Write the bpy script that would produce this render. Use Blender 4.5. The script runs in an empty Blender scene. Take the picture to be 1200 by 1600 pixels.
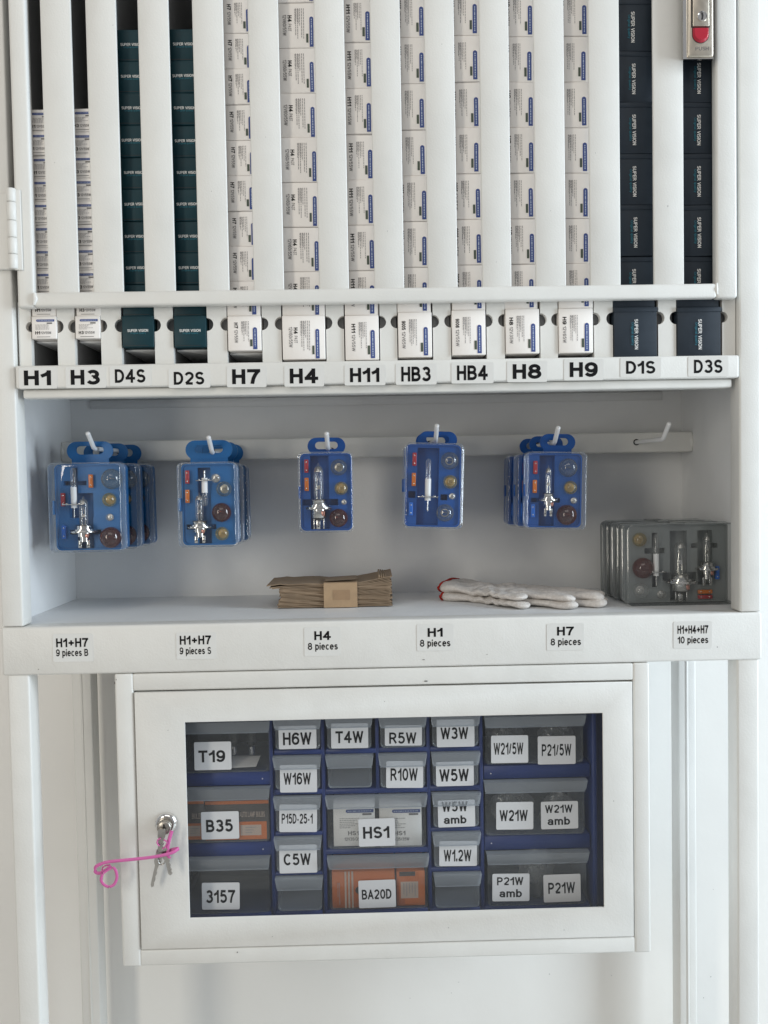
import bpy, bmesh, math, random
from mathutils import Vector, Matrix
random.seed(7)
S = bpy.context.scene
COL = S.collection

# ------------------------------------------------------------------ camera
F, PITCH, YAW, ROLL = 1331.96, -0.03655, 0.01753, 0.01757     # focal length in photo pixels (1200 x 1600)
D = 0.932
CAM = Vector((0.0, -D, 1.25))
fwd = Vector((math.sin(YAW)*math.cos(PITCH), math.cos(YAW)*math.cos(PITCH), math.sin(PITCH)))
r0 = Vector((math.cos(YAW), -math.sin(YAW), 0.0))
d0 = fwd.cross(r0)
cr, sr = math.cos(ROLL), math.sin(ROLL)
RIGHT = r0*cr + d0*sr
DOWN = -r0*sr + d0*cr
cam = bpy.data.cameras.new('camera')
cam.sensor_fit = 'VERTICAL'; cam.sensor_height = 36.0; cam.lens = F/1600*36.0
cam.clip_start = 0.02; cam.clip_end = 60
camo = bpy.data.objects.new('camera', cam); COL.objects.link(camo)
U = -DOWN
camo.matrix_world = Matrix(((RIGHT.x, U.x, -fwd.x, CAM.x), (RIGHT.y, U.y, -fwd.y, CAM.y), (RIGHT.z, U.z, -fwd.z, CAM.z), (0, 0, 0, 1)))
S.camera = camo

# ------------------------------------------------------------------ light
w = bpy.data.worlds.new('World'); S.world = w; w.use_nodes = True
bg = w.node_tree.nodes['Background']
bg.inputs[0].default_value = (0.96, 0.97, 1.0, 1); bg.inputs[1].default_value = 0.33

def area(name, loc, target, sx, sy, power, color):
    l = bpy.data.lights.new(name, 'AREA'); l.shape = 'RECTANGLE'; l.size = sx; l.size_y = sy
    l.energy = power; l.color = color
    o = bpy.data.objects.new(name, l); COL.objects.link(o)
    o.location = loc
    o.rotation_euler = (Vector(target)-Vector(loc)).to_track_quat('-Z', 'Y').to_euler()
    return o
area('window_light', (2.3, -0.72, 1.6), (0.0, 0.0, 1.1), 0.6, 1.9, 70, (0.78, 0.90, 1.0))
area('room_light', (-1.5, -1.9, 1.5), (0.0, 0.0, 1.1), 0.32, 1.4, 16, (1.0, 0.94, 0.82))
area('ceiling_light', (-0.1, -1.6, 2.8), (0.0, 0.0, 0.9), 1.6, 0.8, 8, (1.0, 0.96, 0.88))

S.view_settings.view_transform = 'Standard'
S.view_settings.look = 'None'
S.view_settings.exposure = 0.0
S.view_settings.gamma = 1.0
S.view_settings.use_curve_mapping = False
S.render.engine = 'CYCLES'
S.cycles.max_bounces = 10; S.cycles.transparent_max_bounces = 24
S.cycles.caustics_reflective = False; S.cycles.caustics_refractive = False

# ------------------------------------------------------------------ measuring
def ray(px, py):
    return fwd + RIGHT*((px-600)/F) + DOWN*((py-800)/F)
def at(px, py, Y=0.0):
    d = ray(px, py); t = (Y-CAM.y)/d.y
    return CAM + d*t
def X(px, py, Y=0.0): return at(px, py, Y).x
def Z(px, py, Y=0.0): return at(px, py, Y).z
def on_z(px, py, z):
    d = ray(px, py); t = (z-CAM.z)/d.z
    return CAM + d*t
PXM = D/F                                   # metres per photo pixel on the cabinet front

# ------------------------------------------------------------------ materials
MATS = {}
def mat(name, col, rough=0.5, metal=0.0, bump=0.0, bscale=400.0, vary=0.0, vscale=18.0, spec=0.5, rnd=0.0, coat=0.0, wave=0.0):
    m = bpy.data.materials.new(name); m.use_nodes = True; nt = m.node_tree; n = nt.nodes; L = nt.links
    b = n['Principled BSDF']
    b.inputs['Base Color'].default_value = (*col, 1); b.inputs['Roughness'].default_value = rough
    b.inputs['Metallic'].default_value = metal; b.inputs['Specular IOR Level'].default_value = spec
    b.inputs['Coat Weight'].default_value = coat
    tc = n.new('ShaderNodeTexCoord')
    src = None
    if vary > 0:
        ns = n.new('ShaderNodeTexNoise'); ns.inputs['Scale'].default_value = vscale; ns.inputs['Detail'].default_value = 6
        ns.inputs['Roughness'].default_value = 0.62
        L.new(tc.outputs['Object'], ns.inputs['Vector'])
        mr = n.new('ShaderNodeMapRange'); mr.inputs[1].default_value = 0.3; mr.inputs[2].default_value = 0.7
        mr.inputs[3].default_value = 1-vary; mr.inputs[4].default_value = 1+vary*0.5
        L.new(ns.outputs['Fac'], mr.inputs[0]); src = mr.outputs[0]
        r2 = n.new('ShaderNodeMapRange'); r2.inputs[1].default_value = 0.3; r2.inputs[2].default_value = 0.7
        r2.inputs[3].default_value = max(0.02, rough-0.08); r2.inputs[4].default_value = min(1, rough+0.08)
        L.new(ns.outputs['Fac'], r2.inputs[0]); L.new(r2.outputs[0], b.inputs['Roughness'])
    if rnd > 0:
        oi = n.new('ShaderNodeObjectInfo'); mr = n.new('ShaderNodeMapRange')
        mr.inputs[3].default_value = 1-rnd; mr.inputs[4].default_value = 1+rnd
        L.new(oi.outputs['Random'], mr.inputs[0])
        if src is None: src = mr.outputs[0]
        else:
            mu = n.new('ShaderNodeMath'); mu.operation = 'MULTIPLY'; L.new(src, mu.inputs[0]); L.new(mr.outputs[0], mu.inputs[1]); src = mu.outputs[0]
    if src is not None:
        hv = n.new('ShaderNodeHueSaturation'); hv.inputs['Color'].default_value = (*col, 1)
        L.new(src, hv.inputs['Value']); L.new(hv.outputs[0], b.inputs['Base Color'])
    if bump > 0:
        nb = n.new('ShaderNodeTexNoise'); nb.inputs['Scale'].default_value = bscale; nb.inputs['Detail'].default_value = 3
        L.new(tc.outputs['Object'], nb.inputs['Vector'])
        bp = n.new('ShaderNodeBump'); bp.inputs['Strength'].default_value = bump; bp.inputs['Distance'].default_value = 0.001
        L.new(nb.outputs['Fac'], bp.inputs['Height']); L.new(bp.outputs[0], b.inputs['Normal'])
        if wave > 0:                                   # slight unevenness of the sheet metal
            nw = n.new('ShaderNodeTexNoise'); nw.inputs['Scale'].default_value = 13; nw.inputs['Detail'].default_value = 2
            L.new(tc.outputs['Object'], nw.inputs['Vector'])
            b2 = n.new('ShaderNodeBump'); b2.inputs['Strength'].default_value = wave; b2.inputs['Distance'].default_value = 0.006
            L.new(nw.outputs['Fac'], b2.inputs['Height']); L.new(b2.outputs[0], bp.inputs['Normal'])
    MATS[name] = m
    return m

def clear(name, tint, body=(0.5, 0.5, 0.5), opac=0.0, edge=0.35, gloss=0.9, rough=0.03, trans=0.5):
    """thin clear plastic or glass: see-through, more reflective and milky towards grazing angles"""
    m = bpy.data.materials.new(name); m.use_nodes = True; nt = m.node_tree; n = nt.nodes; L = nt.links
    for x in list(n):
        if x.type != 'OUTPUT_MATERIAL': n.remove(x)
    out = n['Material Output']
    tr = n.new('ShaderNodeBsdfTransparent'); tr.inputs[0].default_value = (*tint, 1)
    df = n.new('ShaderNodeBsdfDiffuse'); df.inputs[0].default_value = (*body, 1)
    tl = n.new('ShaderNodeBsdfTranslucent'); tl.inputs[0].default_value = (*body, 1)
    dm = n.new('ShaderNodeMixShader'); dm.inputs[0].default_value = trans
    L.new(df.outputs[0], dm.inputs[1]); L.new(tl.outputs[0], dm.inputs[2])
    lw = n.new('ShaderNodeLayerWeight'); lw.inputs['Blend'].default_value = 0.25
    mr = n.new('ShaderNodeMapRange'); mr.inputs[3].default_value = opac; mr.inputs[4].default_value = min(1, opac+edge)
    L.new(lw.outputs['Facing'], mr.inputs[0])
    m1 = n.new('ShaderNodeMixShader'); L.new(mr.outputs[0], m1.inputs[0]); L.new(tr.outputs[0], m1.inputs[1]); L.new(dm.outputs[0], m1.inputs[2])
    gl = n.new('ShaderNodeBsdfGlossy'); gl.inputs['Roughness'].default_value = rough; gl.inputs[0].default_value = (gloss, gloss, gloss, 1)
    l2 = n.new('ShaderNodeLayerWeight'); l2.inputs['Blend'].default_value = 0.5
    pw = n.new('ShaderNodeMath'); pw.operation = 'POWER'; pw.inputs[1].default_value = 5.0; L.new(l2.outputs['Facing'], pw.inputs[0])
    fr = n.new('ShaderNodeMapRange'); fr.inputs[3].default_value = 0.055; fr.inputs[4].default_value = 1.0; L.new(pw.outputs[0], fr.inputs[0])
    m2 = n.new('ShaderNodeMixShader'); L.new(fr.outputs[0], m2.inputs[0]); L.new(m1.outputs[0], m2.inputs[1]); L.new(gl.outputs[0], m2.inputs[2])
    L.new(m2.outputs[0], out.inputs[0])
    MATS[name] = m
    return m

PAINT = mat('white_powder_coat', (0.725, 0.717, 0.684), 0.42, bump=0.19, bscale=520, vary=0.05, vscale=9, wave=0.35)
PAINT2 = mat('white_sheet_paint', (0.76, 0.765, 0.765), 0.5, bump=0.14, bscale=420, vary=0.05, vscale=7, wave=0.35)
WALL = mat('wall_panel_paint', (0.84, 0.825, 0.79), 0.45, bump=0.12, bscale=160, vary=0.03, vscale=3, wave=0.2)
FLOOR = mat('floor_tile', (0.55, 0.545, 0.53), 0.5, vary=0.1, vscale=6)
CARTON = mat('white_carton', (0.87, 0.83, 0.79), 0.55, vary=0.03, vscale=40, rnd=0.03)
CARTON_IN = mat('carton_flap', (0.45, 0.42, 0.40), 0.7, vary=0.05)
TEAL = mat('teal_carton', (0.005, 0.034, 0.045), 0.5, spec=0.25, vary=0.12, vscale=50, rnd=0.10)
NAVY = mat('navy_carton', (0.022, 0.031, 0.043), 0.5, spec=0.3, vary=0.12, vscale=50, rnd=0.10)
INK = mat('black_ink', (0.008, 0.008, 0.009), 0.6, spec=0.12)
GREYINK = mat('grey_ink', (0.17, 0.16, 0.158), 0.6, spec=0.15)
BLUEINK = mat('blue_ink', (0.055, 0.085, 0.25), 0.5, spec=0.2)
WHITEINK = mat('white_ink', (0.80, 0.80, 0.78), 0.5)
DIMINK = mat('pale_blue_ink', (0.42, 0.48, 0.62), 0.5)
TEALINK = mat('teal_ink', (0.03, 0.15, 0.20), 0.6, spec=0.2)
MICROINK = mat('fine_grey_print', (0.33, 0.315, 0.31), 0.6, spec=0.15)
GREENINK = mat('dark_green_ink', (0.06, 0.08, 0.06), 0.6)
STICK = mat('paper_sticker', (0.695, 0.690, 0.664), 0.5, vary=0.02)
STICK2 = mat('drawer_sticker', (0.74, 0.745, 0.755), 0.55, vary=0.02)
CYAN = mat('bright_blue_plastic', (0.003, 0.115, 0.33), 0.33, vary=0.05, bump=0.05, bscale=300)
BLUE = mat('blue_plastic', (0.005, 0.074, 0.30), 0.33, vary=0.05, bump=0.05, bscale=300)
GREYP = mat('grey_plastic', (0.20, 0.215, 0.215), 0.38, vary=0.06, bump=0.05, bscale=300)
CASE = mat('navy_case_plastic', (0.012, 0.033, 0.155), 0.45, vary=0.08, bump=0.08, bscale=200)
METAL = mat('lamp_metal', (0.60, 0.585, 0.56), 0.17, 1.0, vary=0.05, vscale=200)
COPPER = mat('pinkish_metal', (0.62, 0.30, 0.24), 0.3, 1.0)
STEEL = mat('key_steel', (0.50, 0.48, 0.45), 0.32, 1.0, vary=0.08, vscale=150)
NICKEL = mat('satin_nickel', (0.62, 0.56, 0.47), 0.36, 1.0, vary=0.05, vscale=120)
CHROME = mat('chrome', (0.82, 0.81, 0.79), 0.12, 1.0)
BRASSY = mat('lock_face_metal', (0.42, 0.39, 0.35), 0.35, 1.0, vary=0.06, vscale=200)
BLACK = mat('black_plastic', (0.012, 0.012, 0.013), 0.5)
RED = mat('red_button_plastic', (0.42, 0.015, 0.035), 0.30, vary=0.06)
F_RED = mat('red_fuse', (0.34, 0.02, 0.03), 0.3)
F_OR = mat('orange_fuse', (0.55, 0.14, 0.012), 0.3)
F_BLUE = mat('blue_fuse', (0.01, 0.12, 0.50), 0.3)
HOOKM = mat('white_hook_plastic', (0.80, 0.80, 0.80), 0.35)
KRAFT = mat('kraft_paper', (0.285, 0.205, 0.135), 0.8, bump=0.25, bscale=700, vary=0.12, vscale=60)
KRAFT2 = mat('kraft_band', (0.40, 0.275, 0.165), 0.75, bump=0.25, bscale=900, vary=0.12, vscale=90)
KRAFT3 = mat('kraft_tape', (0.33, 0.215, 0.125), 0.7, vary=0.12, vscale=90)
COTTON = mat('knitted_cotton', (0.70, 0.66, 0.62), 0.95, bump=1.0, bscale=420, vary=0.16, vscale=260, spec=0.05)
REDYARN = mat('red_yarn', (0.42, 0.035, 0.025), 0.9, bump=0.9, bscale=700, vary=0.2, vscale=300, spec=0.1)
PINK = mat('pink_plastic_ribbon', (0.62, 0.13, 0.37), 0.4, vary=0.06, vscale=80)
ORANGE = mat('orange_carton', (0.60, 0.145, 0.02), 0.5, vary=0.06, vscale=50)
GREYCART = mat('dark_brown_carton', (0.065, 0.052, 0.045), 0.55, vary=0.08, vscale=50)
PEACH = mat('pale_print_panel', (0.55, 0.42, 0.34), 0.6, vary=0.04)
AMBCAP = mat('yellowish_lamp_cap', (0.42, 0.34, 0.20), 0.4, 0.6)
BRCAP = mat('brown_lamp_cap', (0.22, 0.09, 0.07), 0.4, 0.5)
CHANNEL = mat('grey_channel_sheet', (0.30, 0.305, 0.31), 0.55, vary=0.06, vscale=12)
SCUFF = mat('wall_scuff', (0.36, 0.36, 0.35), 0.6)
CHIP = mat('chipped_paint', (0.10, 0.095, 0.09), 0.7)
CASEBACK = mat('dark_case_back', (0.05, 0.055, 0.06), 0.7, vary=0.1)
LID = clear('clear_lid_plastic', (0.985, 0.99, 0.995), (0.60, 0.66, 0.72), 0.006, 0.42, 1.0, 0.03)
LIDG = clear('smoky_lid_plastic', (0.94, 0.95, 0.95), (0.42, 0.46, 0.47), 0.045, 0.55, 0.9, 0.10)
GLASS = clear('lamp_glass', (0.985, 0.985, 0.98), (0.65, 0.65, 0.63), 0.03, 0.60, 1.0, 0.02)
SMOKE = clear('smoky_lamp_glass', (0.80, 0.79, 0.74), (0.30, 0.30, 0.27), 0.10, 0.6, 1.0, 0.03)
AMBERG = clear('yellowish_lamp_glass', (0.88, 0.78, 0.52), (0.50, 0.42, 0.26), 0.20, 0.6, 1.0, 0.03)
BROWNG = clear('red_brown_lamp_glass', (0.60, 0.25, 0.20), (0.20, 0.05, 0.04), 0.28, 0.5, 1.0, 0.03)
PANE = clear('window_glass', (0.975, 0.98, 0.985), (0.4, 0.45, 0.5), 0.015, 0.25, 0.9, 0.0)
TUB = clear('drawer_plastic', (0.93, 0.945, 0.95), (0.42, 0.46, 0.47), 0.075, 0.4, 0.9, 0.10)
TUBS = clear('small_drawer_plastic', (0.93, 0.945, 0.95), (0.62, 0.68, 0.72), 0.24, 0.4, 0.9, 0.10)
LIPM = clear('drawer_lip_plastic', (0.94, 0.955, 0.97), (0.80, 0.86, 0.92), 0.30, 0.35, 0.9, 0.12)
BAGF = clear('plastic_bag_film', (0.85, 0.86, 0.86), (0.62, 0.62, 0.60), 0.30, 0.5, 0.9, 0.15)

# ------------------------------------------------------------------ mesh building
def _A(cx, cy, rx, ry, a0, a1):
    n = max(4, int(abs(a1-a0)/22))
    return [(cx+rx*math.cos(math.radians(a0+(a1-a0)*i/n)), cy+ry*math.sin(math.radians(a0+(a1-a0)*i/n))) for i in range(n+1)]
def _S(y0, h, w):
    return _A(w*.5, y0+h*.75, w*.46, h*.25, 22, 268)+_A(w*.5, y0+h*.26, w*.50, h*.26, 86, -158)
_six = [_A(.27, .31, .27, .31, 0, 360), _A(.31, .58, .31, .42, 35, 178)+[(0, .32)]]
GLYPH = {
 'H': (.55, [[(0, 0), (0, 1)], [(.55, 0), (.55, 1)], [(0, .53), (.55, .53)]]), '1': (.30, [[(.30, 0), (.30, 1.0)], [(.0, .70), (.17, .80), (.30, .99)]]),
 '2': (.54, [_A(.27, .71, .27, .29, 165, -30)+[(.22, .24), (.0, .0), (.55, .0)]]), '3': (.54, [_A(.26, .755, .24, .245, 155, -90)+_A(.26, .265, .28, .265, 88, -158)]),
 '4': (.58, [[(.41, 0), (.41, 1), (0, .29), (.58, .29)]]), '5': (.54, [[(.50, 1), (.10, 1), (.04, .50)]+_A(.26, .32, .28, .32, 132, -152)]),
 '6': (.54, _six), '9': (.54, [[(.54-x, 1-y) for x, y in t] for t in _six]), '7': (.54, [[(0, 1), (.54, 1), (.36, .66), (.25, .34), (.20, 0)]]),
 '8': (.54, [_A(.27, .765, .23, .235, 0, 360), _A(.27, .265, .28, .265, 0, 360)]), '0': (.54, [_A(.27, .5, .27, .5, 0, 360)]),
 'D': (.57, [[(0, 0), (0, 1), (.22, 1)]+_A(.22, .5, .35, .5, 80, -80)+[(.22, 0), (0, 0)]]), 'S': (.54, [_S(0, 1, .54)]),
 'B': (.55, [[(0, 0), (0, 1), (.28, 1)]+_A(.28, .76, .22, .24, 75, -75)+[(.28, .52), (0, .52)], [(.26, .52)]+_A(.29, .26, .27, .26, 90, -90)+[(0, 0)]]),
 'P': (.54, [[(0, 0), (0, 1), (.28, 1)]+_A(.28, .73, .26, .27, 78, -78)+[(.28, .46), (0, .46)]]), 'R': (.58, [[(0, 0), (0, 1), (.28, 1)]+_A(.28, .74, .26, .26, 78, -78)+[(.28, .48), (0, .48)], [(.30, .48), (.58, 0)]]),
 'T': (.56, [[(0, 1), (.56, 1)], [(.28, 0), (.28, 1)]]), 'W': (.86, [[(0, 1), (.20, 0), (.43, .97), (.66, 0), (.86, 1)]]), 'C': (.60, [_A(.32, .5, .32, .5, 42, 318)]),
 'A': (.60, [[(0, 0), (.30, 1), (.60, 0)], [(.10, .31), (.50, .31)]]), 'V': (.58, [[(0, 1), (.29, 0), (.58, 1)]]), 'N': (.52, [[(0, 0), (0, 1), (.52, 0), (.52, 1)]]),
 'M': (.66, [[(0, 0), (0, 1), (.33, .08), (.66, 1), (.66, 0)]]), 'E': (.48, [[(.50, 1), (0, 1), (0, 0), (.50, 0)], [(0, .52), (.46, .52)]]), 'U': (.54, [[(0, 1)]+_A(.27, .29, .27, .29, 180, 360)+[(.54, 1)]]),
 'I': (0, [[(0, 0), (0, 1)]]), 'O': (.66, [_A(.33, .5, .33, .5, 0, 360)]), 'L': (.46, [[(0, 1), (0, 0), (.46, 0)]]), '+': (.56, [[(-.04, .46), (.60, .46)], [(.28, .10), (.28, .82)]]),
 '-': (.24, [[(0, .36), (.24, .36)]]), '/': (.24, [[(0, 0), (.24, 1)]]), '.': (0, [[(0, -.05), (0, .09)]]), ' ': (.12, []),
 'p': (.44, [[(0, -.30), (0, .72)], _A(.22, .35, .22, .36, 0, 360)]), 'i': (0, [[(0, 0), (0, .64)], [(0, .97), (0, 1.0)]]), 'e': (.46, [[(.0, .37), (.46, .37)]+_A(.23, .35, .23, .36, 5, 318)]),
 'c': (.42, [_A(.23, .35, .23, .36, 48, 312)]), 's': (.40, [_S(0, .70, .40)]), 'a': (.44, [[(.43, 0), (.43, .46)]+_A(.22, .48, .21, .23, 0, 160), _A(.20, .19, .20, .20, 0, 360)]),
 'm': (.72, [[(0, 0), (0, .70)], _A(.18, .48, .18, .22, 175, 0)+[(.36, 0)], _A(.54, .48, .18, .22, 175, 0)+[(.72, 0)]]), 'b': (.44, [[(0, 0), (0, 1.02)], _A(.22, .35, .22, .36, 0, 360)]),
 'r': (.24, [[(0, 0), (0, .70)], _A(.22, .45, .22, .25, 178, 75)]), 'g': (.44, [[(.44, .70), (.44, -.08)]+_A(.22, -.08, .22, .20, 0, -150), _A(.22, .35, .22, .34, 0, 360)]), 'n': (.42, [[(0, 0), (0, .70)], _A(.21, .46, .21, .24, 175, 0)+[(.42, 0)]]),
 'l': (0, [[(0, 0), (0, 1.02)]]), 'q': (.44, [[(.44, -.30), (.44, .72)], _A(.22, .35, .22, .36, 0, 360)]), 'u': (.42, [[(0, .70)]+_A(.21, .24, .21, .24, 180, 360)+[(.42, .70)], [(.42, 0), (.42, .7)]]),
 't': (.24, [[(.1, .95), (.1, .08), (.26, .0)], [(-.02, .68), (.26, .68)]]), 'y': (.44, [[(0, .70), (.22, .02)], [(.44, .70), (.20, -.18), (.04, -.28)]]),
}
_txt = {}
def text_geo(s, bold):
    """block lettering drawn as strokes; returns points (x, y, layer) scaled into a unit box, and faces"""
    k = (s, bold)
    if k in _txt: return _txt[k]
    sw = 0.135+bold*1.9; hw = sw/2
    V = []; Fc = []; x = 0.0; lay = 0
    for ch in s:
        gw, strokes = GLYPH[ch]
        parts = []
        for st in strokes:
            cur = [st[0]]
            for i in range(1, len(st)):
                if len(cur) > 1 and st[i] != st[i-1]:
                    u = (cur[-1][0]-cur[-2][0], cur[-1][1]-cur[-2][1]); v = (st[i][0]-cur[-1][0], st[i][1]-cur[-1][1])
                    if (u[0]*v[0]+u[1]*v[1])/((math.hypot(*u) or 1)*(math.hypot(*v) or 1)) < -0.35:
                        parts.append((cur, True)); cur = [cur[-1]]
                        parts_sharp = True
                cur.append(st[i])
            parts.append((cur, False))
        for st, sharp in parts:
            P = [(x+hw+a*1.0, hw+b*(1-sw)) for a, b in st]
            closed = len(P) > 8 and math.hypot(P[0][0]-P[-1][0], P[0][1]-P[-1][1]) < 1e-6
            if closed: P = P[:-1]
            Q = []
            for p in P:
                if not Q or math.hypot(p[0]-Q[-1][0], p[1]-Q[-1][1]) > 1e-5: Q.append(p)
            P = Q; n = len(P); base = len(V)
            for i in range(n):
                def dirn(u, v):
                    d = (P[v][0]-P[u][0], P[v][1]-P[u][1]); l = math.hypot(*d) or 1
                    return (d[0]/l, d[1]/l)
                d1 = dirn((i-1) % n, i) if (closed or i > 0) else dirn(i, i+1)
                d2 = dirn(i, (i+1) % n) if (closed or i < n-1) else d1
                n1 = (-d1[1], d1[0]); n2 = (-d2[1], d2[0])
                m = (n1[0]+n2[0], n1[1]+n2[1]); l2 = m[0]**2+m[1]**2
                if l2 < 0.12: m = n2; f = 1.0
                else: f = 2/l2
                f = min(f, 2.6)
                ox, oy = m[0]*f*hw, m[1]*f*hw
                e = (0, 0)
                if not closed and i in (0, n-1) and ch in 'HDBPREFLTIMNAVWhpbqulig1475+-':
                    pass
                V.append((P[i][0]+ox, P[i][1]+oy, lay)); V.append((P[i][0]-ox, P[i][1]-oy, lay))
            for i in range(n if closed else n-1):
                a = base+2*i; b = base+2*((i+1) % n)
                Fc.append((a, a+1, b+1, b))
            if not closed and ch not in '+-/':      # square the stroke ends out to the line height
                for i, j in ((0, 1), (n-1, n-2)):
                    d = (P[i][0]-P[j][0], P[i][1]-P[j][1]); l = math.hypot(*d) or 1
                    ext = hw if (abs(d[1])/l > .9 or abs(d[0])/l > .9) else hw*.6
                    if ch in 'CSces235690': ext = 0
                    for q in (base+2*i, base+2*i+1): V[q] = (V[q][0]+d[0]/l*ext, max(0.0, min(1.0, V[q][1]+d[1]/l*ext)) if ch not in 'pqgyib' else V[q][1]+d[1]/l*ext, lay)
            lay += 1
        x += gw+sw+0.11
    x0 = min(v[0] for v in V); x1 = max(v[0] for v in V); y0 = min(v[1] for v in V); y1 = max(v[1] for v in V)
    V = [((a-x0)/(x1-x0)-0.5, (b-y0)/(y1-y0)-0.5, l) for a, b, l in V]
    _txt[k] = (V, Fc)
    return _txt[k]

class MB:
    def __init__(s): s.v = []; s.f = []; s.m = []; s.sm = []; s.mats = []
    def mi(s, m):
        if m not in s.mats: s.mats.append(m)
        return s.mats.index(m)
    def add(s, vs, fs, m, smooth=False):
        b = len(s.v); s.v += [tuple(x) for x in vs]; k = s.mi(m)
        for f in fs:
            s.f.append(tuple(b+i for i in f)); s.m.append(k); s.sm.append(smooth)
    def box(s, x0, x1, y0, y1, z0, z1, m, bev=0.0, seg=2, drop=()):
        if bev > 0:
            bm = bmesh.new(); bmesh.ops.create_cube(bm, size=1.0)
            for v in bm.verts: v.co = Vector(((x0+x1)/2+v.co.x*(x1-x0), (y0+y1)/2+v.co.y*(y1-y0), (z0+z1)/2+v.co.z*(z1-z0)))
            bmesh.ops.bevel(bm, geom=list(bm.edges), offset=bev, segments=seg, profile=0.5, affect='EDGES', clamp_overlap=True)
            s.bm(bm, m, True); bm.free(); return
        vs = [(x0, y0, z0), (x1, y0, z0), (x1, y1, z0), (x0, y1, z0), (x0, y0, z1), (x1, y0, z1), (x1, y1, z1), (x0, y1, z1)]
        fs = {'b': (3, 2, 1, 0), 't': (4, 5, 6, 7), 'f': (0, 1, 5, 4), 'r': (1, 2, 6, 5), 'k': (2, 3, 7, 6), 'l': (3, 0, 4, 7)}
        s.add(vs, [q for k, q in fs.items() if k not in drop], m)
    def bm(s, bm, m, smooth=False):
        bm.verts.ensure_lookup_table(); bm.verts.index_update()
        s.add([v.co[:] for v in bm.verts], [tuple(v.index for v in f.verts) for f in bm.faces], m, smooth)
    def rect(s, x0, x1, z0, z1, y, m):
        s.add([(x0, y, z0), (x1, y, z0), (x1, y, z1), (x0, y, z1)], [(0, 1, 2, 3)], m)
    def poly(s, pts, y, m):
        s.add([(a, y, b) for a, b in pts], [tuple(range(len(pts)))], m)
    def prism(s, pts, y0, y1, m, front=True, back=True, smooth=False):
        """outline in x,z (counter-clockwise seen from the front) pushed from y0 back to y1"""
        n = len(pts)
        vs = [(a, y0, b) for a, b in pts]+[(a, y1, b) for a, b in pts]
        fs = [(i, n+i, n+(i+1) % n, (i+1) % n) for i in range(n)]
        s.add(vs, fs, m, smooth)
        bm = bmesh.new()
        caps = []
        if front: s.cap(pts, y0, m, False)
        if back: s.cap(pts, y1, m, True)
        bm.free()
    def cap(s, pts, y, m, flip):
        bm = bmesh.new(); vv = [bm.verts.new((a, y, b)) for a, b in pts]
        f = bm.faces.new(vv if not flip else vv[::-1]); f.normal_update()
        bmesh.ops.triangulate(bm, faces=[f], ngon_method='EAR_CLIP')
        s.bm(bm, m); bm.free()
    def text(s, t, cx, cz, w, h, y, m, rot=False, bold=0.02):
        v, f = text_geo(t, bold)
        if rot: s.add([(cx+b*h, y-l*6e-6, cz-a*w) for a, b, l in v], f, m)
        else: s.add([(cx+a*w, y-l*6e-6, cz+b*h) for a, b, l in v], f, m)
    def lathe(s, prof, c, m, axis='z', n=20, smooth=True):
        vs = []; fs = []
        for (h, r) in prof:
            for i in range(n):
                a = 2*math.pi*i/n; p, q = r*math.cos(a), r*math.sin(a)
                vs.append((c[0]+p, c[1]+q, c[2]+h) if axis == 'z' else (c[0]+p, c[1]+h, c[2]+q) if axis == 'y' else (c[0]+h, c[1]+p, c[2]+q))
        for k in range(len(prof)-1):
            for i in range(n):
                j = (i+1) % n
                q = (k*n+i, k*n+j, (k+1)*n+j, (k+1)*n+i)
                fs.append(q if axis != 'y' else q[::-1])
        s.add(vs, fs, m, smooth)
    def ball(s, c, r, m, sy=1.0, n=20):
        bm = bmesh.new(); bmesh.ops.create_uvsphere(bm, u_segments=n, v_segments=n//2+2, radius=r)
        for v in bm.verts: v.co = Vector((c[0]+v.co.x, c[1]+v.co.y*sy, c[2]+v.co.z))
        s.bm(bm, m, True); bm.free()
    def tube(s, pts, r, m, n=12, flat=1.0, flatdir=None, closed=False):
        P = [Vector(p) for p in pts]; vs = []; fs = []; N = len(P)
        for i, p in enumerate(P):
            if closed: t = P[(i+1) % N]-P[i-1]
            else: t = P[min(i+1, N-1)]-P[max(i-1, 0)]
            t.normalize()
            ref = Vector(flatdir) if flatdir else (Vector((0, 0, 1)) if abs(t.z) < 0.9 else Vector((0, 1, 0)))
            a = ref-t*ref.dot(t)
            if a.length < 1e-4: a = Vector((1, 0, 0))-t*t.x
            a.normalize(); b = t.cross(a)
            rr = r[i] if isinstance(r, (list, tuple)) else r
            for k in range(n):
                g = 2*math.pi*k/n
                vs.append((p+a*(rr*math.cos(g))+b*(rr*flat*math.sin(g)))[:])
        M = N if closed else N-1
        for i in range(M):
            for k in range(n):
                j = (k+1) % n; i2 = (i+1) % N
                fs.append((i*n+k, i*n+j, i2*n+j, i2*n+k))
        if not closed:
            fs.append(tuple(range(n))[::-1]); fs.append(tuple((N-1)*n+k for k in range(n)))
        s.add(vs, fs, m, True)
    def build(s, name, parent=None, loc=None):
        me = bpy.data.meshes.new(name); me.from_pydata(s.v, [], s.f)
        for m in s.mats: me.materials.append(m)
        me.polygons.foreach_set('material_index', s.m); me.polygons.foreach_set('use_smooth', s.sm)
        me.update()
        try: me.set_sharp_from_angle(angle=math.radians(50))
        except Exception: pass
        o = bpy.data.objects.new(name, me); COL.objects.link(o)
        if parent: o.parent = parent
        if loc: o.location = loc
        return o

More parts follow.
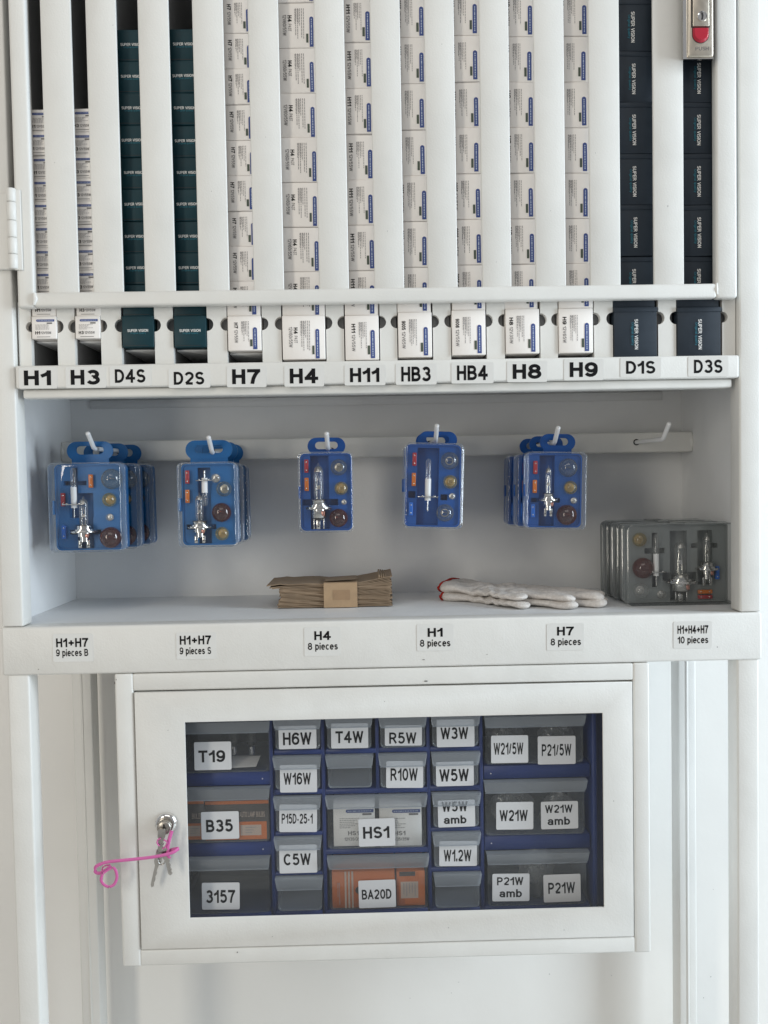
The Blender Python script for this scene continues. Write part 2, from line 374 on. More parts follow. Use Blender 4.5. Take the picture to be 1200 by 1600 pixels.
def tag(o, label, cat, group=None):
    o['label'] = label; o['category'] = cat
    if group: o['group'] = group
    return o
def empty(name, loc=(0, 0, 0)):
    o = bpy.data.objects.new(name, None); COL.objects.link(o); o.location = loc; o.empty_display_size = 0.02
    return o
def copy_tree(o, parent=None):
    c = o.copy(); COL.objects.link(c); c.parent = parent
    for ch in o.children: copy_tree(ch, c)
    return c
def smooth_path(pts, k=8):
    P = [Vector(p) for p in pts]; out = []
    for i in range(len(P)-1):
        a = P[max(i-1, 0)]; b = P[i]; c = P[i+1]; d = P[min(i+2, len(P)-1)]
        for j in range(k):
            t = j/k
            out.append(0.5*((2*b)+(c-a)*t+(2*a-5*b+4*c-d)*t*t+(3*b-a-3*c+d)*t**3))
    out.append(P[-1]); return out
def arc(cx, cz, r, a0, a1, n=8):
    return [(cx+r*math.cos(math.radians(a0+(a1-a0)*i/n)), cz+r*math.sin(math.radians(a0+(a1-a0)*i/n))) for i in range(n+1)]
def rrect(x0, x1, z0, z1, r, n=5):
    return arc(x0+r, z0+r, r, 180, 270, n)+arc(x1-r, z0+r, r, 270, 360, n)+arc(x1-r, z1-r, r, 0, 90, n)+arc(x0+r, z1-r, r, 90, 180, n)

# ------------------------------------------------------------------ setting: wall and floor
wl = MB(); wl.box(-3.0, 3.0, 0.262, 0.34, -0.02, 2.9, WALL)
for px, py, a, c_ in ((926, 1399, 1.2, 3.5), (934, 1388, .8, 2), (858, 1523, 1.5, 2.5), (716, 1535, 2.5, 1.2), (705, 1552, 1.5, 1.5), (955, 1525, 1.2, 2.2), (1099, 1560, 1.2, 2.5), (640, 1560, 2, 1), (1110, 1527, 2, 2.2), (1114, 1390, 1.5, 1)):
    q = at(px, py, 0.2618)
    wl.poly([(q.x, q.z), (q.x+a*PXM, q.z+c_*PXM*.3), (q.x+a*PXM*.8, q.z+c_*PXM), (q.x-a*PXM*.2, q.z+c_*PXM*.7)], 0.2617, SCUFF)
o = wl.build('wall'); o['kind'] = 'structure'
fl = MB(); fl.box(-3.0, 3.0, -3.5, 0.262, -0.06, 0.0, FLOOR, drop=()); o = fl.build('floor'); o['kind'] = 'structure'

# ------------------------------------------------------------------ the display cabinet
YB = 0.2287                                   # back panel of the shelf
cab = empty('display_cabinet', (0, 0, 0))
tag(cab, 'tall white powder coated display cabinet with slatted upper door, open shelf and small glazed cupboard', 'cabinet')
xl0, xl1 = X(4, 1030), X(30.5, 800)           # outer and inner edge of the frame posts
xr0, xr1 = X(1155.8, 780), X(1189, 780)
z_top = 1.95
z_sh = Z(600, 968.5)                          # shelf top
z_ap = Z(600, 1043.5)                         # lower edge of the apron
z_lip_t, z_lip_b, z_und = Z(600, 563.5), Z(600, 599), Z(600, 613.5)
z_ceil = Z(600, 585)

for x0, x1 in ((xl0, xl1), (xr0, xr1)):
    b = MB(); b.box(x0, x1, 0.0, 0.025, z_sh+0.0005, z_top, PAINT, 0.0022, 3); b.build('frame_post', cab)
for x0, x1 in ((xl0+0.0012, xl0+0.0032), (xr1-0.0032, xr1-0.0012)):
    b = MB(); b.box(x0, x1, 0.024, YB+0.001, z_sh-0.02, z_top, PAINT2); b.build('side_panel', cab)
b = MB(); b.box(xl0+0.0005, xr1-0.0005, YB+0.0012, YB+0.004, z_ap+0.01, z_top, PAINT2)
b.box(xl0+0.030, xr1-0.030, YB-0.001, YB+0.0005, Z(600, 632, YB), z_ceil-0.0005, PAINT2, 0.0006, 1)   # folded edge under the ceiling
b.build('back_panel', cab)
b = MB(); b.box(xl0+0.0036, xr1-0.0036, 0.0255, YB, z_ceil, z_ceil+0.002, PAINT2); b.build('ceiling_panel', cab)
# shelf and its apron
b = MB(); b.box(xl0+0.0036, xr1-0.0036, 0.004, YB+0.001, z_sh-0.003, z_sh-0.0003, PAINT2); b.build('shelf_board', cab)
b = MB(); b.box(xl0-0.0008, xr1+0.0008, -0.0008, 0.0250, z_ap, z_sh, PAINT, 0.0028, 3)
b.box(xl0, xr1, 0.026, YB, z_ap+0.004, z_ap+0.006, PAINT2)
for px, py, a, c in ((660, 1030, 3.5, 1.0), (60, 1045, 1.5, 1), (1120, 1010, 1, 1.4), (760, 1022, 1.4, .8)):
    b.rect(X(px, py), X(px+a, py), Z(px, py+c), Z(px, py), -0.0011, CHIP)
apron = b.build('shelf_apron', cab)
def sticker(parent, y, rect, lines, mstick, name='label', tilt=0.0, bold=0.022):
    x0, x1 = X(rect[0], rect[2], y), X(rect[1], rect[2], y); z1, z0 = Z((rect[0]+rect[1])/2, rect[2], y), Z((rect[0]+rect[1])/2, rect[3], y)
    s = MB(); r = 0.0016
    s.prism(rrect(-(x1-x0)/2, (x1-x0)/2, -(z1-z0)/2, (z1-z0)/2, r, 3), -0.00025, 0.0, mstick, True, False)
    cx, cz = (x0+x1)/2, (z0+z1)/2
    for t, a, c, d, e, bo in lines:
        m_ = (a+c)/2
        s.text(t, X(m_, (d+e)/2, y)-cx, Z(m_, (d+e)/2, y)-cz, (c-a)*PXM*(D+y)/D, (e-d)*PXM*(D+y)/D, -0.0004, INK, False, bo)
    o = s.build(name, parent, (cx, y, cz)); o.rotation_euler = (0, math.radians(tilt), 0)
    return o
for rect, l in (((82, 145, 990, 1034), (('H1+H7', 88, 138, 997, 1011, .035), ('9 pieces B', 88, 138, 1014, 1028, .02))),
                ((275, 337, 988, 1030), (('H1+H7', 281, 330, 993, 1007, .035), ('9 pieces S', 281, 330, 1011, 1025, .02))),
                ((475, 531, 980, 1025), (('H4', 491, 517, 986, 1000, .035), ('8 pieces', 481, 528, 1004, 1018, .02))),
                ((651, 708, 975, 1017), (('H1', 668, 692, 981, 995, .035), ('8 pieces', 656, 704, 999, 1013, .02))),
                ((854, 912, 974, 1016), (('H7', 870, 897, 979, 993, .035), ('8 pieces', 860, 908, 997, 1011, .02))),
                ((1052, 1112, 971, 1013), (('H1+H4+H7', 1058, 1107, 977, 990, .035), ('10 pieces', 1058, 1107, 994, 1008, .02)))):
    sticker(apron, -0.0009, rect, l, STICK, tilt=0.3)

# label rail above the shelf opening
b = MB(); b.box(xl1+0.0015, xr0-0.0015, -0.003, 0.020, z_lip_b, z_lip_t, PAINT, 0.002, 3)
b.box(xl1+0.006, xr0-0.006, 0.004, 0.0215, z_und, z_lip_b-0.0003, PAINT, 0.0025, 3)
lip = b.build('label_rail', cab)
for t, a, c, d, e, bo in (('H1', 38, 80, 579, 602, .045), ('H3', 111, 156, 578, 601, .045), ('D4S', 180, 227, 577, 598, .03), ('D2S', 272, 319, 581, 601, .03),
                      ('H7', 363, 407, 577, 600, .045), ('H4', 453, 497, 576, 599, .045), ('H11', 547, 593, 575, 597, .04), ('HB3', 627, 673, 573, 596, .035),
                      ('HB4', 714, 762, 571, 594, .035), ('H8', 801, 846, 569, 592, .045), ('H9', 890, 934, 566, 589, .045), ('D1S', 978, 1024, 564, 584, .03), ('D3S', 1084, 1129, 562, 583, .03)):
    sticker(lip, -0.0031, (a-9, c+9, d-5, e+5), ((t, a, c, d, e, bo),), STICK, tilt=0.4)

# carton dispenser behind the door: notched face plate, channel dividers, ledges
CH = [('H1', 50, 88), ('H3', 118, 156), ('D4S', 191, 240), ('D2S', 272, 322), ('H7', 356, 408), ('H4', 441, 508), ('H11', 539, 592), ('HB3', 622, 675),
      ('HB4', 706, 759), ('H8', 790, 843), ('H9', 873, 927), ('D1S', 959, 1027), ('D3S', 1058, 1127)]
YP = 0.0078
z_pt = Z(600, 462); nz = Z(600, 503, YP); nr = 0.0071
z_pb = z_lip_t-0.001
b = MB()
edges = [X(29, 520, YP)]
for k, a, c in CH:
    edges += [X(a-1.5, 520, YP), X(c+1.5, 520, YP)]
edges.append(xr0-0.001)
for i in range(0, len(edges), 2):
    x0, x1 = edges[i], edges[i+1]
    h = math.sqrt(max(nr*nr-0.0005**2, 0))
    pts = [(x0, z_pb), (x1, z_pb)]
    last = i == len(edges)-2; first = i == 0
    r = min(nr, (x1-x0)/2-0.0012)
    if not last: pts += [(p, q) for p, q in arc(x1, nz, r, 270, 90, 12)]
    pts += [(x1, z_pt), (x0, z_pt)]
    if not first: pts += [(p, q) for p, q in arc(x0, nz, r, 90, -90, 12)]
    b = MB(); b.prism(pts, YP, YP+0.008, PAINT, True, True); b.build('face_strip', cab)
for i in range(1, len(edges)-1, 2):
    pass
for i in range(0, len(edges), 2):
    x0, x1 = edges[i], edges[i+1]; m_ = (x0+x1)/2
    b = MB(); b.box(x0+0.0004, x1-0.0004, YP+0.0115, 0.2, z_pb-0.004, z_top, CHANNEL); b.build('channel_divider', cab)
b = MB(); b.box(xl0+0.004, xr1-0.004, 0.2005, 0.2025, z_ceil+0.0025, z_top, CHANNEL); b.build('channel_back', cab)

# upper door
dx0, dx1 = X(19.5, 240, -.0072), X(1152, 240, -.0072)
dz0 = Z(600, 473, -.0072)
st0, st1 = X(46.5, 240, -.0072), X(1118.5, 240, -.0072)
rz = Z(600, 449.5, -.0072)
door = MB()
YD0, YD1 = -0.0072, 0.0050
door.box(dx0, st0, YD0, YD1, dz0, z_top-0.02, PAINT, 0.0028, 3)
door.box(st1, dx1, YD0, YD1, dz0, z_top-0.02, PAINT, 0.0028, 3)
door.box(st0-0.0005, st1+0.0005, YD0-0.0006, YD1-0.0007, dz0+0.0004, rz, PAINT, 0.0028, 3)
door.tube([(st0-0.001, YD0+0.0005, dz0+0.003), (st0+0.001, YD0, dz0+0.009), (st0, YD0+0.0006, rz-0.001)], [0.0022, 0.0034, 0.0024], PAINT, 8)   # weld bead
door.tube([(st1+0.001, YD0+0.0008, dz0+0.004), (st1, YD0+0.0003, dz0+0.010), (st1+0.0006, YD0+0.001, rz)], [0.0014, 0.0022, 0.0014], PAINT, 8)
udoor = door.build('slatted_door', cab)
SL = [(63, 111, 75, 122), (136, 182, 143, 191.5), (214, 262, 227, 275), (300, 348, 310.5, 358), (386, 434, 397, 444), (491, 538, 498, 544), (579, 625, 584, 631),
      (664, 710, 667, 714), (750, 796.5, 752, 797), (834, 882, 836, 883), (920, 968, 921, 969), (1019, 1067, 1022, 1069)]
for a, c, e, g in SL:
    x0 = (X(a, 0, -.0056)+X(e, 455, -.0056))/2; x1 = (X(c, 0, -.0056)+X(g, 455, -.0056))/2
    b = MB(); b.box(x0, x1, -0.0058, -0.0022, rz-0.003, z_top-0.03, PAINT, 0.0010, 2)
    for px, py, da, dc in ((1043, 324, 1.2, 3.5), (176, 40, 1, 1.4), (605, 362, 1, 1.6), (930, 240, .9, 1.8), (330, 300, .8, 2), (85, 255, 1, 1.6), (520, 120, .8, 1.4), (775, 410, 1, 1.2), (690, 70, .8, 1.8), (860, 330, .9, 1.4), (415, 215, .8, 1.6)):
        qx, qz = X(px, py, -.0058), Z(px, py, -.0058)
        if x0 < qx < x1: b.poly([(qx, qz), (qx+da*PXM, qz+dc*.3*PXM), (qx+da*.8*PXM, qz+dc*PXM), (qx-da*.2*PXM, qz+dc*.7*PXM)], -0.0059, SCUFF)
    b.build('slat', udoor)
# hinge on the door edge
hx = X(24.5, 362); hz0, hz1 = Z(24, 424), Z(24, 299)
b = MB()
for k in range(5):
    q0 = hz0+(hz1-hz0)*[0, .185, .39, .60, .83][k]; q1 = hz0+(hz1-hz0)*[.182, .387, .597, .827, 1.0][k]
    b.lathe([(0, 0.0), (0.0003, 0.0046), (0.001, 0.0052), (q1-q0-0.001, 0.0052), (q1-q0-0.0002, 0.0046), (q1-q0, 0.0)], (hx, -0.0085, q0), PAINT, 'z', 18)
b.box(X(-12, 362), hx-0.001, -0.0045, -0.0004, hz0+0.001, hz1-0.003, PAINT, 0.0012, 2)
b.box(hx+0.001, X(39, 362), -0.0094, -0.0074, hz0-0.001, hz1-0.001, PAINT, 0.0008, 2)
b.build('hinge', udoor)
# swing handle with lock
hz_b = Z(1092, 99); hz_t = hz_b+0.15
bx0, bx1 = X(1066, 90, -.006), X(1116, 90, -.006)
b = MB()
c = [(bx0, 0.0), (bx1, 0.0)]
yF = -0.0205
fx0, fx1 = X(1075, 85, yF), X(1115.5, 85, yF); fz0 = Z(1095, 90, yF)
vs = [(bx0, -0.0062, hz_b), (bx1, -0.0062, hz_b), (fx1, yF+0.003, fz0), (fx0-0.004, yF+0.003, fz0), (bx0, -0.0062, hz_t), (bx1, -0.0062, hz_t), (fx1, yF+0.003, hz_t-0.004), (fx0-0.004, yF+0.003, hz_t-0.004)]
b.add(vs, [(0, 1, 2, 3), (5, 4, 7, 6), (4, 0, 3, 7), (1, 5, 6, 2), (3, 2, 6, 7)], CHROME)
b.box(fx0, fx1, yF, yF+0.006, fz0+0.0012, hz_t-0.006, NICKEL, 0.0022, 3)
gx0, gx1 = X(1081, 40, yF), X(1108, 40, yF)
gz0 = Z(1095, 68, yF)
b.build('door_handle', udoor)
b = MB()
b.box(gx0-0.0008, gx1+0.0008, yF-0.0004, yF+0.001, Z(1095, 43, yF), hz_t-0.014, BLACK)
b.box(gx0+0.0004, gx1-0.0004, yF-0.0022, yF+0.001, Z(1095, 43, yF)+0.0004, hz_t-0.016, NICKEL, 0.0008, 2)
kx, kz = X(1095.5, 27.5, yF), Z(1095.5, 27.5, yF)
b.lathe([(-0.0030, 0.0001), (-0.0030, 0.0042), (-0.0036, 0.0046), (-0.0036, 0.0052), (-0.0020, 0.0056)], (kx, yF, kz), CHROME, 'y', 24)
b.prism([(kx-0.0012, kz-0.0034), (kx+0.0006, kz-0.0034), (kx+0.0012, kz), (kx+0.0006, kz+0.0034), (kx-0.0012, kz+0.0034), (kx-0.0005, kz)], yF-0.0037, yF-0.0029, BLACK)
b.build('handle_lever', udoor)
b = MB(); rr = (gx1-gx0)/2; cxh = (gx0+gx1)/2; cz_ = Z(1095, 54, yF)
pts = arc(cxh, cz_, rr, 180, 360, 16)+[(gx1, Z(1095, 43.5, yF)), (gx0, Z(1095, 43.5, yF))]
b.prism(pts, yF-0.0004, yF+0.001, BLACK)
ins = [(cxh+(p-cxh)*.93, cz_+(q-cz_)*.94) for p, q in pts]; ins2 = [(cxh+(p-cxh)*.76, cz_+0.0005+(q-cz_)*.74) for p, q in pts]
n = len(pts)
b.add([(p, yF-0.0004, q) for p, q in ins]+[(p, yF-0.0026, q) for p, q in ins2], [(i, n+i, n+(i+1) % n, (i+1) % n) for i in range(n)], RED, True)
b.cap(ins2, yF-0.0026, RED, False)
b.build('push_button', udoor)
b = MB(); b.text('PUSH', X(1097, 76, yF), Z(1097, 76, yF), 20*PXM, 5.4*PXM, yF-0.00015, GREYINK, False, 0.0); b.build('push_lettering', udoor)

# hook rail and hooks
yr = 0.187
b = MB(); b.box(xl0+0.0036, xr1-0.0036, yr, yr+0.025, Z(600, 714, yr), Z(600, 682, yr), PAINT, 0.0025, 3)
b.tube([(xl0+0.0045, yr+0.004, Z(600, 712, yr)), (xl0+0.005, yr+0.001, Z(600, 698, yr)), (xl0+0.0045, yr+0.004, Z(600, 684, yr))], [0.002, 0.0032, 0.002], PAINT, 8)
b.tube([(xr1-0.0045, yr+0.004, Z(600, 712, yr)), (xr1-0.005, yr+0.001, Z(600, 698, yr)), (xr1-0.0045, yr+0.004, Z(600, 684, yr))], [0.002, 0.0034, 0.002], PAINT, 8)
rail = b.build('hook_rail', cab)
YH = 0.083
HOOKS = [(146, 701), (331, 707), (512, 701), (681, 689), (867, 692), (1037, 686)]
HP = []
for px, py in HOOKS:
    p = at(px, py, YH); HP.append(p)
    b = MB()
    path = [(p.x, yr+0.006, p.z+0.001), (p.x, YH+0.006, p.z), (p.x, YH+0.001, p.z+0.0012), (p.x, YH-0.003, p.z+0.0045), (p.x, YH-0.018, p.z+0.0165)]
    b.tube(path, [0.0027, 0.0027, 0.0027, 0.0027, 0.0027], HOOKM, 14)
    b.ball((p.x, YH-0.018, p.z+0.0165), 0.00275, HOOKM)
    b.lathe([(-0.0006, 0.0042), (-0.0006, 0.0)], (p.x, yr, p.z+0.001), BLACK, 'y', 16)
    b.build('hook', rail)

# legs
lz1 = z_ap+0.0012
for (x0, x1, yy) in ((X(10, 1060), X(45, 1060), 0.001), (X(1152.5, 1200), X(1187, 1200), 0.001)):
    b = MB(); b.box(x0, x1, yy, yy+0.026, 0.0, lz1, PAINT, 0.0025, 3); b.build('leg', cab)
ylb = 0.2
for (x0, x1) in ((X(111.5, 1060, ylb), X(142, 1060, ylb)), (X(1060, 1200, ylb), X(1088, 1200, ylb))):
    b = MB(); b.box(x0, x1, ylb, ylb+0.028, 0.0, lz1, PAINT, 0.002, 2)
    b.box((x0+x1)/2-0.002, (x0+x1)/2+0.0015, ylb-0.0009, ylb+0.001, 0.0, lz1, PAINT, 0.0008, 1)
    b.build('leg', cab)

# lower cupboard: carcass frame, glazed door with cam lock
cx0, cx1 = X(185, 1280), X(1016, 1280)
cz0 = Z(600, 1500)
gx0, gx1 = X(215.5, 1280), X(989, 1280)
gz1, gz0 = Z(600, 1073.5), Z(600, 1473)
wx0, wx1 = X(293, 1280), X(942.5, 1280)
wz1, wz0 = Z(600, 1121.5), Z(600, 1426)
ct = z_ap-0.0006
b = MB(); g = 0.0013
b.box(cx0, gx0-g, 0.0, 0.025, cz0, ct, PAINT, 0.0022, 3)
b.box(gx1+g, cx1, 0.0, 0.025, cz0, ct, PAINT, 0.0022, 3)
b.box(gx0-g-0.0006, gx1+g+0.0006, 0.0004, 0.0245, gz1+g, ct-0.0002, PAINT, 0.0022, 3)
b.box(gx0-g-0.0006, gx1+g+0.0006, 0.0004, 0.0245, cz0+0.0002, gz0-g, PAINT, 0.0022, 3)
b.box(cx0+0.001, cx0+0.003, 0.02, 0.198, cz0+0.001, ct-0.001, PAINT2); b.box(cx1-0.003, cx1-0.001, 0.02, 0.198, cz0+0.001, ct-0.001, PAINT2)
b.box(cx0+0.003, cx1-0.003, 0.196, 0.198, cz0+0.001, ct-0.001, PAINT2)
b.box(cx0+0.003, cx1-0.003, 0.0246, 0.196, cz0+0.001, cz0+0.003, PAINT2); b.box(cx0+0.003, cx1-0.003, 0.0246, 0.196, ct-0.003, ct-0.001, PAINT2)
for (px, py, a, c_) in ((178.5, 1065, 1.2, 4), (181, 1061, 1, 2), (663, 1063.5, 5, 1.6), (370, 1487, 1.6, 1.8)):
    b.rect(X(px, py), X(px+a, py), Z(px, py+c_), Z(px, py), -0.0002, CHIP)
b.build('cupboard_frame', cab)
b = MB(); y0, y1 = -0.0010, 0.0006
bm = bmesh.new()                                  # one pressed sheet with a window opening
oc = [(gx0, gz0), (gx1, gz0), (gx1, gz1), (gx0, gz1)]; ic = [(wx0, wz0), (wx1, wz0), (wx1, wz1), (wx0, wz1)]
vf = [[bm.verts.new((p, yy, q)) for p, q in c_] for c_ in (oc, ic) for yy in (y0, y1)]
of, ob, jf, jb = vf
for k in range(4):
    l = (k+1) % 4
    bm.faces.new((of[k], of[l], jf[l], jf[k])); bm.faces.new((ob[l], ob[k], jb[k], jb[l]))
    bm.faces.new((of[l], of[k], ob[k], ob[l])); bm.faces.new((jf[k], jf[l], jb[l], jb[k]))
bm.normal_update()
fe = [e for e in bm.edges if all(v in of for v in e.verts) or all(v in jf for v in e.verts)]
bmesh.ops.bevel(bm, geom=fe, offset=0.0006, segments=2, profile=0.5, affect='EDGES')
b.bm(bm, PAINT, True); bm.free()
t_ = 0.0013                                       # folded returns behind the sheet
b.box(gx0+.0002, gx0+t_, y1+.0002, 0.013, gz0+.0002, gz1-.0002, PAINT); b.box(gx1-t_, gx1-.0002, y1+.0002, 0.013, gz0+.0002, gz1-.0002, PAINT)
b.box(gx0+t_+.0002, gx1-t_-.0002, y1+.0002, 0.013, gz1-t_, gz1-.0002, PAINT); b.box(gx0+t_+.0002, gx1-t_-.0002, y1+.0002, 0.013, gz0+.0002, gz0+t_, PAINT)
for px, py, a, c_ in ((425, 1462, 1.4, 1.2), (700, 1448, 1.2, 1.6), (262, 1140, 1.6, 1), (958, 1250, 1, 2), (600, 1095, 1.6, 1), (880, 1452, 2, .8)):
    b.rect(X(px, py), X(px+a, py), Z(px, py+c_), Z(px, py), y0-0.0001, SCUFF)
ldoor = b.build('glazed_door', cab)
b = MB(); b.box(wx0-0.004, wx1+0.004, 0.0010, 0.0040, wz0-0.004, wz1+0.004, PANE, drop=('k',)); b.build('glass_pane', ldoor)
lx, lz = X(260.5, 1285), Z(260.5, 1285)
b = MB()
b.lathe([(-0.001, 0.0122), (-0.003, 0.0120), (-0.0055, 0.0105), (-0.0062, 0.0088), (-0.0052, 0.0082), (-0.0050, 0.0)], (lx, 0, lz), CHROME, 'y', 28)
b.lathe([(-0.0045, 0.0078), (-0.0125, 0.0076), (-0.0135, 0.0066), (-0.0130, 0.0)], (lx-0.0002, 0, lz-0.0012), BRASSY, 'y', 24)
b.rect(lx-0.0007, lx+0.0009, lz-0.0042, lz+0.0034, -0.0137, BLACK)
b.build('cam_lock', ldoor)

# ------------------------------------------------------------------ cartons in the dispenser
def micro(b, x0, x1, z0, z1, y, n, rot, rng):
    """rows of print too small to read"""
    for i in range(n):
        t = (i+.5)/n
        full = rng.uniform(0.55, 1.0) if i % 3 else 1.0
        if rot:
            x = x1+(x0-x1)*t; q = z1; th = (x1-x0)/n*0.36
            end = z1-(z1-z0)*full
            while q > end:
                l = rng.uniform(0.0012, 0.0034); b.rect(x-th/2, x+th/2, max(end, q-l), q, y, MICROINK); q -= l+0.0006
        else:
            z = z1-(z1-z0)*t; q = x0; th = (z1-z0)/n*0.36
            end = x0+(x1-x0)*full
            while q < end:
                l = rng.uniform(0.0012, 0.0034); b.rect(q, min(end, q+l), z-th/2, z+th/2, y, MICROINK); q += l+0.0006

def barmark(b, x0, x1, z0, z1, y, vert):
    if vert:
        r = (x1-x0)/2
        b.poly([(x0, z0), (x1, z0)]+arc((x0+x1)/2, z1-r, r, 0, 180, 8), y, BLUEINK)
        h = z1-z0; q = z1-r*1.1
        for l in (.05, .05, .03, .11, .03, .07, .07, .07, .06, .03, .06, .06):
            e = q-h*l
            if e < z0+h*.05: break
            b.rect(x0+r*.75, x1-r*.75, e, q, y-0.0001, DIMINK); q = e-h*.022
    else:
        r = (z1-z0)/2
        b.poly([(x1, z0), (x1, z1)]+arc(x0+r, (z0+z1)/2, r, 90, 270, 8), y, BLUEINK)
        w_ = x1-x0; q = x0+r*1.1
        for l in (.05, .05, .03, .11, .03, .07, .07, .07, .06, .03, .06, .06):
            e = q+w_*l
            if e > x1-w_*.05: break
            b.rect(q, e, z0+r*.75, z1-r*.75, y-0.0001, DIMINK); q = e+w_*.022

def carton_mesh(kind, w_, h, dep, idx):
    """carton in local coordinates: bottom front edge centre at the origin, returns (body, print)"""
    rng = random.Random(hash(kind) % 1000 if False else sum(map(ord, kind)))
    dark = kind in ('D4S', 'D2S', 'D1S', 'D3S')
    bm_ = {'D4S': TEAL, 'D2S': TEAL, 'D1S': NAVY, 'D3S': NAVY}.get(kind, CARTON)
    b = MB(); b.box(-w_/2, w_/2, 0, dep, 0, h, bm_, 0.0006, 2)
    if kind in ('D1S', 'D3S'):                    # overlapping lid at the top
        b.box(-w_/2-0.0007, w_/2+0.0007, -0.0007, dep, h*0.905, h+0.0001, bm_, 0.0006, 2)
    else:                                         # tucked flap along the lower edge
        b.box(-w_/2+0.0012, w_/2-0.0012, 0.0022, 0.0028, -0.0004, 0.001, CARTON_IN if not dark else bm_)
        if dark: b.box(-w_/2+0.002, w_/2-0.006, -0.00022, 0.0, h*0.045, h*0.058, BLACK)
    p = MB(); y = -0.0003
    def ux(u): return -w_/2+u*w_
    def vz(v): return h*(1-v)
    if kind in ('H1', 'H3'):
        barmark(p, ux(.19), ux(.93), vz(.245), vz(.145), y, False)
        p.rect(ux(.62), ux(.84), vz(.345), vz(.285), y, GREYINK)
        micro(p, ux(.15), ux(.72), vz(.60), vz(.36), y, 5, False, rng)
        p.text(kind, ux(.24), vz(.735), w_*.20, h*.14, y, INK, False, .03)
        p.text('12V55W', ux(.585), vz(.735), w_*.42, h*.115, y, GREYINK, False, 0.005)
        p.rect(ux(.2), ux(.75), vz(.925), vz(.905), y, GREYINK)
    elif kind in ('D4S', 'D2S'):
        p.text('SUPER VISION', ux(.50), vz(.47), w_*.66, h*.088, y, WHITEINK, False, .008)
        p.text('Original quality', ux(.51), vz(.56), w_*.50, h*.07, y, TEALINK, False, 0.0)
    elif kind in ('D1S', 'D3S'):
        p.text('SUPER VISION', ux(.515), vz(.54), h*.60, w_*.082, y-0.0005, WHITEINK, True, .008)
        p.text('Original quality', ux(.425), vz(.53), h*.46, w_*.075, y-0.0005, TEALINK, True, 0.0)
    elif kind == 'H4':
        p.text('12V60/55W', ux(.195), vz(.49), h*.47, w_*.085, y, GREYINK, True, 0.0)
        p.text('H4', ux(.315), vz(.345), h*.145, w_*.095, y, INK, True, .04)
        p.text('P43T', ux(.315), vz(.545), h*.165, w_*.075, y, GREYINK, True, 0.0)
        micro(p, ux(.42), ux(.53), vz(.46), vz(.13), y, 4, True, rng)
        micro(p, ux(.43), ux(.66), vz(.80), vz(.12), y, 5, True, rng)
        p.rect(ux(.695), ux(.745), vz(.89), vz(.69), y, GREENINK)
        barmark(p, ux(.775), ux(.865), vz(.985), vz(.31), y, True)
    else:
        t1, t2 = {'H7': ('H7', '12V55W'), 'H11': ('H11', '12V55W'), 'HB3': ('9005', '12V65W'), 'HB4': ('9006', '12V55W'), 'H8': ('H8', '12V35W'), 'H9': ('H9', '12V65W')}[kind]
        l1 = .20 if kind in ('HB3', 'HB4', 'H11') else .17
        u0 = .25 if kind in ('H7', 'H11') else .165
        v0 = .19
        p.text(t1, ux(u0), vz(v0+l1/2), h*l1, w_*.115, y, INK, True, .035)
        p.text(t2, ux(u0), vz(v0+l1+.035+.19), h*.38, w_*.10, y, GREYINK, True, 0.003)
        micro(p, ux(u0+.15), ux(u0+.30), vz(.44), vz(.16), y, 4, True, rng)
        micro(p, ux(u0+.16), ux(u0+.40), vz(.74), vz(.15), y, 5, True, rng)
        p.rect(ux(.665), ux(.735), vz(.88), vz(.68), y, GREENINK)
        barmark(p, ux(.755), ux(.88), vz(.965), vz(.33), y, True)
    return b, p

# kind: first top edge in the tray (photo y), pitch, number of cartons above the tray carton
COLS = {'H1': (494, 36, 9), 'H3': (493.5, 36, 9), 'D4S': (493.5, 49.8, 9), 'D2S': (493.5, 49.8, 9), 'H7': (493.7, 55.2, 10), 'H4': (493, 70, 8), 'H11': (492.7, 71.3, 7),
        'HB3': (488, 71.8, 7), 'HB4': (484.6, 71.7, 7), 'H8': (482.7, 71.3, 7), 'H9': (481.7, 71.2, 7), 'D1S': (480, 80.6, 6), 'D3S': (480, 80.6, 6)}
ORD = ['first', 'second', 'third', 'fourth', 'fifth', 'sixth', 'seventh', 'eighth', 'ninth', 'tenth', 'eleventh']
DESC = {'H1': 'small white H1 bulb carton', 'H3': 'small white H3 bulb carton', 'D4S': 'dark teal bulb carton', 'D2S': 'dark teal bulb carton', 'H7': 'white H7 bulb carton', 'H4': 'wide white H4 bulb carton', 'H11': 'white H11 bulb carton',
        'HB3': 'white 9005 bulb carton', 'HB4': 'white 9006 bulb carton', 'H8': 'white H8 bulb carton', 'H9': 'white H9 bulb carton', 'D1S': 'dark navy bulb carton', 'D3S': 'dark navy bulb carton'}
rj = random.Random(11)
